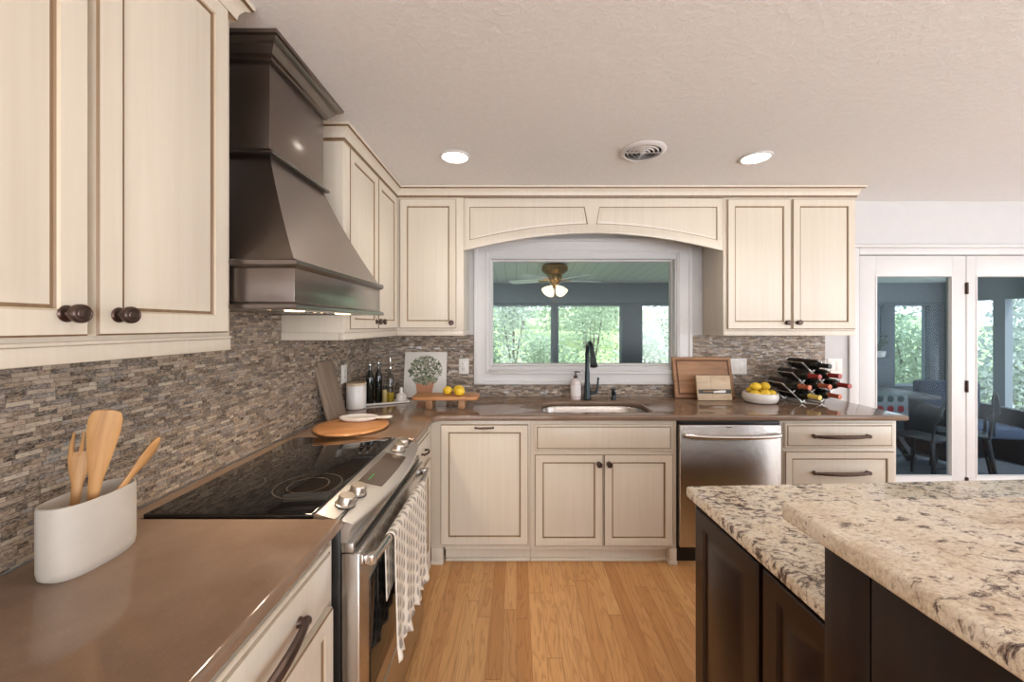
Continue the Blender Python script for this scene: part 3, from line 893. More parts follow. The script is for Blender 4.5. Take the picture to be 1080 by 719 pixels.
# bowed control panel
def bow(y):
    t = 2 * (y - ry0) / (ry1 - ry0) - 1
    return -.470 + .042 * (1 - t * t)
b = bm_new(); loops = []
N = 24
for i in range(N + 1):
    y = ry0 + .004 + (ry1 - ry0 - .008) * i / N
    xf = bow(y)
    loops.append([b.verts.new(p) for p in ((-.579, y, .875), (-.579, y, .917), (-.572, y, .920), (xf - .008, y, .893), (xf, y, .889), (xf + .001, y, .884), (xf - .006, y, .872), (-.485, y, .836), (-.5015, y, .836), (-.5015, y, .875))])
k = len(loops[0])
for a, q in zip(loops, loops[1:]):
    for i in range(k): b.faces.new((a[i], a[(i + 1) % k], q[(i + 1) % k], q[i]))
b.faces.new(loops[0]); b.faces.new(loops[-1][::-1])
cp = obj('control_panel', b, make_steel('panel_stainless', (224, 222, 220), 0.3, (3, 160, 3)), r)
def on_panel(y, t):
    """point and normal on the sloping face; t = 0 back, 1 front"""
    xf = bow(y) - .008
    p = Vector((-.572 + (xf + .572) * t, y, .920 - .027 * t))
    n = Vector((.027, 0, xf + .572)).normalized()
    return p, n
SATIN = plain('satin_nickel_knob', (196, 186, 174), 0.3, 0.95)
for (y, t) in ((1.185, .42), (1.262, .42), (1.772, .42), (1.700, .42)):
    p, nn = on_panel(y, t)
    M_ = Matrix.Translation(p) @ nn.to_track_quat('Z', 'Y').to_matrix().to_4x4()
    b = bm_new(); lathe(b, [(.029, 0.0002), (.029, .004), (.0255, .006), (.0245, .026), (.022, .030), (.012, .0305)], M_, 28)
    kb = obj('knob', b, SATIN, cp)
    b = bm_new(); lathe(b, [(.0305, 0.0001), (.0305, .0022)], M_, 28); obj('knob_ring', b, BLACKP, kb)
b = bm_new(); cols = []
for i in range(13):
    y = 1.34 + .30 * i / 12
    row = []
    for (t, off) in ((.16, .0002), (.16, .0010), (.80, .0010), (.80, .0002)):
        p, nn = on_panel(y, t); row.append(b.verts.new(p + nn * off))
    cols.append(row)
for a_, q_ in zip(cols, cols[1:]):
    for i in range(3): b.faces.new((a_[i], a_[i + 1], q_[i + 1], q_[i]))
b.faces.new(cols[0]); b.faces.new(cols[-1][::-1])
dp = obj('display', b, plain('smoked_display_glass', (62, 52, 46), 0.12, spec=0.7), cp)
b = bm_new()
for i, y in enumerate((1.375, 1.387, 1.402, 1.414)):
    p, nn = on_panel(y, .36)
    M_ = Matrix.Translation(p + nn * .0016) @ nn.to_track_quat('Z', 'Y').to_matrix().to_4x4()
    v = [b.verts.new(M_ @ Vector(pp)) for pp in ((-.007, -.0015, 0), (.007, -.0015, 0), (.007, .0015, 0), (-.007, .0015, 0))]
    b.faces.new(v)
obj('clock_digits', b, CLOCKE, dp)
# oven door, drawer
xd = -.446
b = bm_new(); bx(b, -.5015, xd, ry0 + .003, ry1 - .003, .262, .806, .006, 3)
od = obj('oven_door', b, STEELV, r)
b = bm_new(); bx(b, -.5015, -.466, ry0 + .004, ry1 - .004, .8085, .8355, .002); obj('vent_trim', b, STEELV, r)
b = bm_new(); bx(b, -.4659, -.4645, ry0 + .02, ry1 - .02, .813, .8225); obj('vent_slot', b, BLACKP, r)
b = bm_new(); bx(b, xd + .0003, xd + .003, ry0 + .075, ry1 - .075, .335, .690, .001); obj('oven_window', b, BLACKG, od)
b = bm_new(); bx(b, -.5015, xd, ry0 + .003, ry1 - .003, .065, .255, .006, 3); obj('storage_drawer', b, STEELV, r)
HXB, HZ = -.410, .772
b = bm_new(); N = 14; pts = []
for i in range(N + 1):
    s = -1 + 2 * i / N
    pts.append((HXB - .012 * abs(s) ** 3, 1.478 + s * .35, HZ))
tube(b, pts, .0135, 14)
for s in (-1, 1):
    bx(b, xd + .0005, HXB - .008, 1.478 + s * .336 - .016, 1.478 + s * .336 + .016, HZ - .0145, HZ + .0145, .004)
obj('oven_handle', b, CHROME, od)

# towel over the oven handle
t = NT('leaf_print_cotton')
uv = t.n('ShaderNodeUVMap'); sp = t.n('ShaderNodeSeparateXYZ'); t.l(uv.outputs[0], sp.inputs[0])
us = t.math('DIVIDE', sp.outputs[0], .034); vs = t.math('DIVIDE', sp.outputs[1], .045)
colm = t.math('FLOOR', us)
vs = t.math('ADD', vs, t.math('MULTIPLY', t.math('MODULO', colm, 2.0), .5))
fu = t.math('SUBTRACT', t.math('FRACT', us), .5); fv = t.math('SUBTRACT', t.math('FRACT', vs), .5)
wd = t.math('MULTIPLY', t.math('ADD', fv, .55), .42)
e = t.math('ADD', t.math('POWER', t.math('DIVIDE', fu, t.math('ADD', wd, .06)), 2.0), t.math('POWER', t.math('DIVIDE', fv, .42), 2.0))
nz = t.noise(t.coord((1, 1, 1)), 220, 2)
inside = t.math('LESS_THAN', t.math('ADD', e, t.math('MULTIPLY', nz, .5)), 1.0)
stripe = t.math('GREATER_THAN', t.math('ABSOLUTE', t.math('SUBTRACT', t.math('FRACT', t.math('MULTIPLY', fv, 6.0)), .5)), .18)
fac = t.math('MULTIPLY', inside, t.math('ADD', t.math('MULTIPLY', stripe, .45), .4))
t.bsdf(t.mix(fac, lin((228, 218, 204)), lin((128, 118, 112))), 0.9, spec=0.1)
TOWEL = t.m
def towel():
    bm = bm_new(); uvl = bm.loops.layers.uv.new('UVMap')
    ya, yb_ = 1.25, 1.665
    NU, path = 56, []
    rr = .0162
    # path: back layer up, over the bar, front layer down  (offset in x from bar, z, hang 0..1)
    for i in range(12): path.append((-rr, .560 + (HZ - .560) * i / 11, (11 - i) / 11, -1))
    for i in range(1, 8):
        a = PI - PI * i / 8; path.append((rr * math.cos(a), HZ + rr * math.sin(a), 0, 0))
    for i in range(30): path.append((rr, HZ - (HZ - .378) * i / 29, i / 29, 1))
    L = [0]
    for a, q in zip(path, path[1:]): L.append(L[-1] + math.hypot(a[0] - q[0], a[1] - q[1]))
    grid = []
    for j in range(NU + 1):
        u = j / NU; row = []
        for i, (dx, z, hg, side) in enumerate(path):
            y = ya + (yb_ - ya) * u
            hang = hg
            fold = math.sin(u * 21 + .6) * .010 + math.sin(u * 38 + 1.4) * .004
            spread = hang ** 1.3
            xx = HXB + dx
            zz = z
            if side == 1:
                xx += spread * (.002 + fold * .8)
                ruff = max(0, hang - .86) / .14
                xx += ruff * math.sin(u * 55) * .009 + ruff * .004
                zz += ruff * (math.sin(u * 26 + .5) * .012) - hang * .018 * (1 - u)
                y += hang * (.012 * math.sin(u * 14)) 
            elif side == -1:
                xx = max(xx + spread * fold * .25, xd + .0055)
                y += .008 * hang
            row.append(bm.verts.new((xx, y, zz)))
        grid.append(row)
    for j in range(NU):
        for i in range(len(path) - 1):
            f = bm.faces.new((grid[j][i], grid[j + 1][i], grid[j + 1][i + 1], grid[j][i + 1]))
            for lp, (jj, ii) in zip(f.loops, ((j, i), (j + 1, i), (j + 1, i + 1), (j, i + 1))):
                lp[uvl].uv = (jj / NU * .47, L[ii])
    return bm
o = obj('dish_towel', towel(), TOWEL, smooth=80)
so = o.modifiers.new('thickness', 'SOLIDIFY'); so.thickness = .002; so.offset = 0
tag(o, 'white cotton dish towel printed with grey leaves hanging over the oven handle', 'towel')

# ------------------------------------------------------------------ island (turned about 2.5 degrees)
IR = R(2.8)
i0 = (.571, 1.311, 0)          # far left corner of the lower granite
isl = thing('kitchen_island', 'dark espresso kitchen island with raised panel doors and a taller bar wall', 'island', i0, IR)
def IB(name, fn, mats, parent, **k):
    b = bm_new(); fn(b); return obj(name, b, mats, parent, local=True, **k)
LX = 1.9
IB('cabinet_body', lambda b: (bx(b, .034, LX - .04, -.606, -.034, .10, CT - .0365, .002), bx(b, .024, .060, -.0385, -.020, .0, CT - .0365, .003), bx(b, .10, LX - .1, -.606, -.09, 0, .0995)), ESP, isl)
def idoor(parent, y0, y1):
    b = bm_new(); w = abs(y1 - y0)
    t_ = .02; s = .048
    rings(b, frame_axes((.0335, y0, .125), (0, -1, 0), (-1, 0, 0)), w, .735,
          [(0, 0), (0, t_ - .004), (.004, t_), (s, t_), (s + .004, t_ - .008), (s + .009, t_ - .009), (s + .036, t_ - .001), (s + .038, t_)])
    return obj('door', b, ESP, parent, local=True)
idoor(isl, -.040, -.345); idoor(isl, -.362, -.600)
# bar wall
IB('bar_wall', lambda b: bx(b, -.034, LX - .04, -.985, -.607, 0.0, 1.0785, .003), ESP, isl)
IB('corner_board', lambda b: bx(b, -.0395, -.0345, -.690, -.604, 0.0, 1.0785, .0015), ESP, isl)
IB('side_board', lambda b: bx(b, -.0395, -.0345, -.985, -.693, 0.0, 1.0785, .0015), ESP, isl)
def slab_at(x0, x1, y0, y1, z0, z1, r=.012):
    pts = arc_pts(x1 - r, y0 + r, r, -90, 0, 4) + arc_pts(x1 - r, y1 - r, r, 0, 90, 4) + arc_pts(x0 + r, y1 - r, r, 90, 180, 4) + arc_pts(x0 + r, y0 + r, r, 180, 270, 4)
    return curve_slab([pts], z0, z1, .009, res=3)
tag(obj('island_countertop', slab_at(0, LX, -.6035, 0, CT - .036, CT), GRANITE, smooth=50, loc=i0, rotz=IR), 'cream speckled granite lower counter of the dark island', 'countertop')
tag(obj('bar_countertop', slab_at(-.083, LX + .05, -1.16, -.548, 1.079, 1.114), GRANITE, smooth=50, loc=i0, rotz=IR), 'raised cream granite bar top in front of the lower island counter', 'countertop')

# ------------------------------------------------------------------ utensil crock and spoons
cr = thing('utensil_crock', 'oval off-white stoneware crock holding wooden spoons on the near counter', 'crock', (-.985, .893, CT))
b = bm_new()
pr = [(.90, 0), (.97, .006), (1.0, .02), (1.005, .08), (1.0, .15), (.99, .157), (.95, .158), (.92, .154), (.90, .02), (.86, .012)]
lathe(b, [(k, z) for k, z in pr], None, 48, sx=.0505, sy=.090)
for v in b.verts:                      # squarer than a true oval
    a = math.atan2(v.co.y / .090, v.co.x / .0505)
    k = (abs(math.cos(a)) ** 2.6 + abs(math.sin(a)) ** 2.6) ** (-1 / 2.6)
    v.co.x *= k; v.co.y *= k * .985
obj('vessel', b, STONE, cr, local=True)
def spoon(name, label, base, tip, build, mat=SPOONW, cat='utensil', group='wooden utensils in the crock'):
    base, tip = Vector(base), Vector(tip)
    L = (tip - base).length
    o = build(L)
    q = (tip - base).to_track_quat('Z', 'Y')
    return o, q, base
def blade(bm, prof, thick, M):
    """flat paddle: prof = (z, half width), local x width, y thickness"""
    loops = []
    for z, w, dy in prof:
        th = thick if w > .004 else thick * .7
        loops.append([bm.verts.new(M @ Vector((w * math.cos(2 * PI * i / 12), dy + th * math.sin(2 * PI * i / 12), z))) for i in range(12)])
    for a, q in zip(loops, loops[1:]):
        for i in range(12): bm.faces.new((a[i], a[(i + 1) % 12], q[(i + 1) % 12], q[i]))
    bm.faces.new(loops[0][::-1]); bm.faces.new(loops[-1])
def orient(base, tip, xdir):
    base, tip = Vector(base), Vector(tip)
    z = (tip - base).normalized(); y = z.cross(Vector(xdir)).normalized(); x = y.cross(z)
    return Matrix(((x.x, y.x, z.x, base.x), (x.y, y.y, z.y, base.y), (x.z, y.z, z.z, base.z), (0, 0, 0, 1)))
def utensil(name, label, base, tip, xdir, prof, thick, tines=0):
    M_ = orient(base, tip, xdir); L = (Vector(tip) - Vector(base)).length
    b = bm_new()
    blade(b, [(z * L, w, dy) for z, w, dy in prof], thick, Matrix())
    if tines:
        for k in range(tines):
            x = -.017 + .034 * k / (tines - 1)
            tube(b, [(x * .9, .0, .79 * L), (x, .002, .88 * L), (x * .95, .004, L)], [.0055, .0045, .002], 8)
    o = obj(name, b, SPOONW)
    from mathutils import Euler
    o.location = M_.translation; o.rotation_euler = M_.to_euler()
    return tag(o, label, 'utensil', 'wooden utensils in the crock')
cam0 = Vector((0, 0, 1.457))
utensil('wooden_spatula', 'broad flat wooden spatula, tallest of the utensils in the crock', (-.984, .880, .945), (-.944, .892, 1.262), (.75, .45, 0),
        [(0, .007, 0), (.1, .009, 0), (.40, .010, 0), (.52, .013, 0), (.68, .022, 0), (.84, .0285, 0), (.94, .029, 0), (.985, .024, 0), (1.0, .014, 0)], .0042)
utensil('wooden_fork', 'slim wooden serving fork with pale tines behind the broad spatula', (-1.010, .872, .942), (-1.028, .918, 1.205), (.8, .5, 0),
        [(0, .007, 0), (.3, .0075, 0), (.55, .009, 0), (.68, .017, 0), (.78, .021, 0), (.83, .020, 0)], .004, 3)
utensil('wooden_spoon', 'wooden spoon leaning out over the far rim of the crock', (-.976, .830, .942), (-.924, 1.000, 1.168), (.25, -.95, .6),
        [(0, .0065, 0), (.3, .0065, 0), (.55, .007, 0), (.68, .010, .001), (.80, .0185, .003), (.90, .018, .003), (.97, .011, .001), (1.0, .003, 0)], .0055)

# ------------------------------------------------------------------ things on the left back corner of the counter
CTs = CT + .0006
b = bm_new()
lathe(b, [(.165, 0), (.178, .003), (.185, .010), (.185, .014), (.181, .019), (.172, .020), (.05, .020)], None, 64)
tag(obj('round_board', b, WOODX, loc=(-.868, 2.04, CTs), rotz=.3), 'round wooden serving board lying flat beside the far edge of the cooktop', 'board')
b = bm_new()
lathe(b, [(.060, 0), (.082, .003), (.096, .012), (.099, .021), (.096, .0225), (.080, .014), (.03, .009)], None, 40, sx=1.05, sy=.62)
pts = [(.092, 0, .0165), (.13, .0, .0165), (.165, .0, .0175), (.178, .0, .0175)]
tube(b, pts, [.020, .024, .027, .018], 12, .28)
tag(obj('spoon_rest', b, CERAM, loc=(-.868, 2.128, CTs + .0206), rotz=.06), 'white ceramic spoon rest lying on the far side of the round board', 'spoon rest')
# tall leaning board
tb = thing('paddle_board', 'weathered grey wooden paddle board leaning on the tiled left wall', 'board', (-1.04, 2.245, CTs), rot=(0, R(-16), R(-8)))
b = bm_new(); bx(b, -.012, .010, -.085, .085, .0035, .345, .005, 3); obj('blade', b, GREYW, tb, local=True)
b = bm_new(); bx(b, -.009, .007, -.022, .022, .3455, .478, .005, 3); obj('handle', b, plain('dark_board_handle', (48, 41, 37), .6), tb, local=True)
# canister
cn = thing('canister', 'white ceramic canister with a wooden lid beside the dark oil bottles', 'canister', (-1.052, 2.535, CTs))
b = bm_new(); lathe(b, [(.056, 0), (.061, .004), (.062, .01), (.062, .148), (.060, .152)], None, 40); obj('jar', b, CERAM, cn, local=True)
b = bm_new(); lathe(b, [(.061, .1525), (.063, .154), (.063, .166), (.06, .169)], None, 40); obj('lid', b, PALEW, cn, local=True)
# tray and bottles
TRX, TRY, TRR = -.905, 2.70, R(24)
b = bm_new()
rings(b, frame_axes((-.145, -.05, 0), (1, 0, 0), (0, 0, 1)) , .29, .10, [(0.006, 0), (0, .003), (0, .013), (.003, .014), (.006, .012), (.01, .006), (.012, .005)])
tag(obj('tray', b, CERAM, loc=(TRX, TRY, CTs), rotz=TRR), 'slim white ceramic tray carrying the oil bottles in the corner', 'tray')
def on_tray(u, v=0.0):
    return (TRX + u * math.cos(TRR) - v * math.sin(TRR), TRY + u * math.sin(TRR) + v * math.cos(TRR), CTs + .0062)
def bottle(name, label, loc, hgt, rad, spout=True):
    o = thing(name, label, 'bottle', loc, group='bottles on the corner tray')
    b = bm_new()
    lathe(b, [(rad * .9, 0), (rad, .004), (rad, hgt * .58), (rad * .92, hgt * .64), (rad * .45, hgt * .74), (rad * .36, hgt * .8), (rad * .36, hgt * .87), (rad * .42, hgt * .875), (rad * .42, hgt * .89)], None, 24)
    obj('bottle_body', b, DKGLASS, o, local=True)
    b = bm_new()
    lathe(b, [(rad * .40, hgt * .8905), (rad * .40, hgt * .91), (rad * .15, hgt * .93)], None, 12)
    tube(b, [(0, 0, hgt * .93), (0.004, 0, hgt * .97), (.012, 0, hgt * 1.0)], [.004, .0035, .003], 8)
    obj('pour_spout', b, CHROME, o, local=True)
    return o
bottle('oil_bottle', 'dark green oil bottle with a pour spout, nearest the canister on the tray', on_tray(-.112), .295, .027)
bottle('oil_bottle', 'taller dark oil bottle with a pour spout, beside the clear oil cruet', on_tray(-.055, .01), .305, .024)
j = thing('spice_jar', 'small amber spice jar with a dark lid between the dark bottle and the clear cruet', 'jar', on_tray(-.018, -.026))
b = bm_new(); lathe(b, [(.014, 0), (.016, .003), (.016, .085), (.012, .094)], None, 18); obj('jar_body', b, plain('amber_glass', (170, 150, 96), .15), j, local=True)
b = bm_new(); lathe(b, [(.013, .0945), (.013, .115), (.011, .117)], None, 18); obj('lid', b, BLACKP, j, local=True)
cv = thing('oil_cruet', 'clear glass cruet part filled with yellow olive oil on the tray', 'bottle', on_tray(.022, .006))
b = bm_new(); lathe(b, [(.026, 0), (.0275, .004), (.0275, .165), (.022, .185), (.011, .20), (.010, .235)], None, 24); obj('bottle_body', b, CLEAR, cv, local=True)
b = bm_new(); lathe(b, [(.024, .003), (.0255, .006), (.0255, .066)], None, 24); obj('olive_oil', b, OILY, cv, local=True)
b = bm_new(); lathe(b, [(.011, .2355), (.011, .25), (.006, .258), (.004, .29), (.003, .31)], None, 14); obj('pour_spout', b, CHROME, cv, local=True)
sp_ = thing('salt_cellar', 'low white salt cellar with a knobbed lid at the window end of the tray', 'jar', on_tray(.095, .0))
b = bm_new(); lathe(b, [(.028, 0), (.034, .006), (.036, .03), (.034, .045)], None, 28); obj('pot', b, CERAM, sp_, local=True)
b = bm_new(); lathe(b, [(.035, .0455), (.033, .052), (.016, .058), (.009, .064), (.012, .080), (.010, .094), (.004, .1)], None, 24); obj('lid', b, CERAM, sp_, local=True)
# plant print
pc = thing('canvas_print', 'white canvas print of a potted plant leaning on the back tile', 'picture', (-.69, 2.885, CTs), rot=(R(-9.5), 0, 0))
pw, ph = .318, .345
b = bm_new(); bx(b, -pw / 2, pw / 2, 0, .016, .0035, ph, .003); obj('canvas', b, PAPERW, pc, local=True)
b = bm_new()
v = [b.verts.new((x, -.0008, z)) for x, z in ((-.052, .02), (.052, .02), (.068, .105), (.074, .105), (.074, .124), (-.074, .124), (-.074, .105), (-.068, .105))]
b.faces.new(v); obj('printed_pot', b, TERRA, pc, local=True)
rnd = random.Random(3)
LEAF = [plain('printed_leaf_dark', (86, 92, 72), .8), plain('printed_leaf_grey', (132, 136, 112), .8), plain('printed_leaf_pale', (160, 158, 136), .8)]
b = bm_new()
for i in range(420):
    a = rnd.uniform(0, 2 * PI); q = math.sqrt(rnd.random())
    x = q * .125 * math.cos(a); z = .205 + q * .105 * math.sin(a)
    if rnd.random() < .25: x = rnd.uniform(-.07, .07); z = rnd.uniform(.115, .16)
    l, w, an = rnd.uniform(.022, .042), rnd.uniform(.009, .015), rnd.uniform(0, 2 * PI)
    ca, sa = math.cos(an), math.sin(an)
    pts = [(-l / 2, 0), (-l * .1, -w / 2), (l / 2, 0), (-l * .1, w / 2)]
    yy = -.0012 - i * .000003
    f = b.faces.new([b.verts.new((max(-.15, min(.15, x + px * ca - pz * sa)), yy, min(.335, z + px * sa + pz * ca))) for px, pz in pts])
    f.material_index = rnd.randrange(3)
obj('printed_foliage', b, LEAF, pc, local=True, smooth=0)
b = bm_new()
for k in range(7):
    a = 2 * PI * k / 7
    b.faces.new([b.verts.new((.088 + q * math.cos(a + da), -.0026, .165 + .8 * q * math.sin(a + da))) for q, da in ((0, 0), (.018, -.35), (.026, 0), (.018, .35))])
obj('printed_flower', b, PAPERW, pc, local=True, smooth=0)
# riser with lemons
rs = thing('wooden_riser', 'footed wooden riser board holding lemons beside the plant print', 'riser', (-.462, 2.55, CTs))
b = bm_new()
pts = arc_pts(.18, -.05, .035, -90, 0, 5) + arc_pts(.18, .05, .035, 0, 90, 5) + arc_pts(-.18, .05, .035, 90, 180, 5) + arc_pts(-.18, -.05, .035, 180, 270, 5)
b.free(); b = curve_slab([pts], .062, .085, .007); obj('board_top', b, WOODX, rs, local=True)
for s in (-1, 1):
    b = bm_new(); bx(b, s * .105 - .022, s * .105 + .022, -.055, .055, 0, .0615, .004); obj('foot', b, BOARDW, rs, local=True)
b0 = bm_new()
lathe(b0, [(.003, -.041), (.006, -.037), (.010, -.033), (.019, -.026), (.0265, -.012), (.028, 0), (.0265, .012), (.019, .026), (.010, .033), (.006, .036), (.003, .038)], None, 20)
lem0 = obj('lemon', b0, YELLOW, smooth=60)
LG = 'lemons on the riser'
tag(lem0, 'lemon lying at the plant-print end of the riser', 'lemon', LG)
lem0.location = (-.455, 2.55, CTs + .0855 + .028); lem0.rotation_euler = (R(90), 0, R(50))
copy_tree(lem0, (-.388, 2.590, CTs + .0855 + .028), (R(88), 0, R(115)), 'lemon in the middle of the three on the riser')
copy_tree(lem0, (-.372, 2.512, CTs + .0855 + .028), (R(90), R(10), R(75)), 'front lemon of the three on the riser, nearest the window')

# outlets and switches
def plate(name, label, p, u, w, wd=.075, ht=.118, kind='outlet', gang=1):
    o = thing(name, label, 'outlet' if kind == 'outlet' else 'switch', p)
    b = bm_new(); M_ = frame_axes(Vector(p) - Vector(u) * wd / 2 - Vector((0, 0, ht / 2)), u, w)
    rings(b, M_, wd, ht, [(0, 0.0004), (0, .003), (.003, .005), (.006, .0055)]); obj('cover_plate', b, PLASTW, o)
    for gk in range(gang):
        cx_ = Vector(p) + Vector(u) * ((gk - (gang - 1) / 2) * .046)
        b = bm_new(); M_ = frame_axes(cx_ - Vector(u) * .0165 - Vector((0, 0, .034)), u, w)
        rings(b, M_, .033, .068, [(0, .0052), (0, .0068), (.002, .0078)])
        ins = obj('socket_face' if kind == 'outlet' else 'rocker', b, CERAM, o)
        if kind == 'outlet':
            for dz in (-.018, .018):
                for du in (-.006, .006):
                    b = bm_new()
                    M_ = frame_axes(cx_ + Vector(u) * (du - .001) + Vector((0, 0, dz - .004)), u, w)
                    rings(b, M_, .002, .008, [(0, .0079), (0, .0081)])
                    obj('slot', b, BLACKP, ins)
plate('wall_outlet', 'white outlet plate on the left tile wall behind the paddle board and canister', (XL + .008, 2.52, 1.14), (0, 1, 0), (1, 0, 0))
plate('wall_outlet', 'white outlet plate on the back tile between the plant print and the window', (-.405, YB - .008, 1.143), (1, 0, 0), (0, -1, 0))
plate('wall_switch', 'double white switch plate on the back tile beside the grooved cutting board', (1.70, YB - .008, 1.143), (1, 0, 0), (0, -1, 0), .125, .12, 'switch', 2)
plate('wall_switch', 'double white switch plate on the white wall between the tile and the patio door', (2.443, YB - .0005, 1.143), (1, 0, 0), (0, -1, 0), .115, .118, 'switch', 2)

# ------------------------------------------------------------------ at the sink
f = thing('faucet', 'dark metal gooseneck pull-down kitchen faucet behind the sink', 'faucet', (.517, 2.838, CTs))
b = bm_new(); lathe(b, [(.030, 0), (.031, .004), (.027, .010), (.024, .03), (.023, .085), (.021, .11), (.0185, .13), (.0175, .21)], None, 24); obj('faucet_body', b, DKFAUC, f, local=True)
b = bm_new(); pts = [(0, 0, .205), (0, 0, .27), (0, 0, .33)]
for i in range(1, 11):
    a = PI * i / 10 * .88; pts.append((0.004 * i / 10, -.085 + .085 * math.cos(a), .33 + .085 * math.sin(a)))
tube(b, pts, .0155, 14, up=(1, 0, 0)); obj('spout', b, DKFAUC, f, local=True)
e = Vector(pts[-1]); dr = (e - Vector(pts[-2])).normalized()
b = bm_new(); M_ = Matrix.Translation(e) @ dr.to_track_quat('Z', 'Y').to_matrix().to_4x4(); lathe(b, [(.0165, 0), (.018, .006), (.0185, .03), (.023, .08), (.0265, .105), (.025, .112), (.012, .113)], M_, 20); obj('spray_head', b, DKFAUC, f, local=True)
b = bm_new(); tube(b, [(.018, 0, .048), (.05, 0, .048), (.066, 0, .050)], [.013, .012, .011], 12); tube(b, [(.066, 0, .045), (.074, .0, .08), (.080, -.002, .15)], [.011, .008, .0065], 12); ball(b, (.080, -.002, .152), .009, .009, .009, seg=12, rn=8); obj('lever', b, DKFAUC, f, local=True)
sd = thing('soap_dispenser', 'small dark built-in soap pump on the counter beside the faucet', 'dispenser', (.712, 2.842, CTs))
b = bm_new(); lathe(b, [(.022, 0), (.023, .003), (.021, .010), (.016, .018), (.014, .034), (.016, .040), (.016, .052), (.010, .056)], None, 20); obj('base', b, DKFAUC, sd, local=True)
b = bm_new(); lathe(b, [(.0095, .0565), (.0095, .066), (.018, .068), (.018, .076), (.012, .079)], None, 18); tube(b, [(0, 0, .073), (-.02, -.035, .073), (-.022, -.04, .066)], [.006, .005, .004], 10); obj('pump', b, DKFAUC, sd, local=True)
sb = thing('soap_bottle', 'pale hand-soap bottle with a dark pump on the counter beside the faucet', 'bottle', (.432, 2.838, CTs))
b = bm_new(); lathe(b, [(.033, 0), (.037, .004), (.038, .01), (.038, .12), (.034, .138), (.016, .15), (.013, .155)], None, 28); obj('bottle_body', b, plain('pale_pink_soap', (216, 202, 200), .2), sb, local=True)
b = bm_new(); lathe(b, [(.0385, .03), (.0385, .105)], None, 28, cap0=False, cap1=False); obj('label_band', b, plain('white_soap_label', (230, 224, 222), .5), sb, local=True)
b = bm_new(); lathe(b, [(.014, .1555), (.015, .158), (.015, .174), (.006, .178), (.005, .196), (.011, .198), (.011, .204), (.006, .206)], None, 18); tube(b, [(0, 0, .201), (.02, -.012, .203), (.03, -.018, .198)], [.006, .005, .004], 10); obj('pump', b, plain('dark_brown_pump', (64, 50, 46), .35), sb, local=True)

# ------------------------------------------------------------------ boards, bowl and wine on the right
cb = thing('cutting_board', 'large wooden cutting board with a juice groove leaning on the back tile', 'board', (1.402, 2.872, CTs), rot=(R(-13), 0, 0))
b = bm_new()
rings(b, frame_axes((-.222, 0, .0055), (1, 0, 0), (0, -1, 0)), .444, .305, [(.004, -.022), (0, -.018), (0, -.004), (.004, 0), (.022, 0), (.025, -.004), (.032, -.004), (.035, 0), (.04, 0)], mats=[0, 0, 0, 0, 1, 1, 1, 0])
obj('board', b, [BOARDW, BOARDD], cb, local=True)
ch = thing('cheese_board', 'small two-tone cheese board with a dark band standing before the grooved cutting board', 'board', (1.425, 2.775, CTs), rot=(R(-12), 0, 0))
b = bm_new(); bx(b, -.123, -.02, 0, .016, .0035, .182, .002); bx(b, -.02, .123, 0, .016, .0035, .182, .002, mi=1); obj('board', b, [make_wood('beige_board_half', (184, 160, 132), (200, 178, 150), (210, 190, 162), (5, 30, 30), .5), PALEW], ch, local=True)
b = bm_new(); bx(b, -.115, .119, -.004, -.0003, .052, .082, .001); obj('dark_band', b, plain('dark_knife_slot', (62, 54, 50), .4), ch, local=True)
kn = thing('cheese_knife', 'small cheese knife with a pale blade held across the dark band of the cheese board', 'knife', (1.425, 2.775, CTs), rot=(R(-12), 0, 0))
b = bm_new(); bx(b, -.085, -.01, -.0105, -.0045, .064, .071, .002); obj('handle', b, BRASS, kn, local=True)
b = bm_new(); prism(b, [(0.0, .0), (.078, .0), (.088, .006), (.086, .018), (.05, .017), (0, .011)], frame_axes((-.008, -.0048, .058), (1, 0, 0), (0, -1, 0)), .002); obj('blade', b, CERAM, kn, local=True)
# bowl
BX, BY = 1.72, 2.735
bw = thing('fruit_bowl', 'low white ceramic bowl full of yellow fruit beside the wine rack', 'bowl', (BX, BY, CTs))
b = bm_new(); lathe(b, [(.078, 0), (.098, .007), (.112, .027), (.114, .045), (.109, .068), (.105, .071), (.101, .068), (.105, .045), (.099, .023), (.078, .012), (.03, .010)], None, 48); obj('bowl_shell', b, CERAM, bw, local=True)
FG = 'lemons in the white bowl'
pos = [(-.060, -.040, .064, 30, 'lemon at the front of the white bowl, on its cutting-board side'), (0, -.062, .072, 95, 'lemon at the middle of the front rim of the white bowl'), (.060, -.036, .064, 150, 'lemon at the front of the white bowl, on its wine-rack side'),
       (-.034, .034, .078, 60, 'lemon at the back of the white bowl, on its cutting-board side'), (.036, .034, .078, 130, 'lemon at the back of the white bowl, on its wine-rack side'), (-.034, -.006, .112, 75, 'lemon on top of the heap in the white bowl, cutting-board side'), (.034, -.002, .113, 15, 'lemon on top of the heap in the white bowl, wine-rack side'), (0, .03, .060, 30, 'lemon low in the centre of the white bowl')]
for (x, y, z, a, lb) in pos[:7]:
    c_ = copy_tree(lem0, (BX + x, BY + y, CTs + z), (R(90), 0, R(a)), lb); c_['group'] = FG

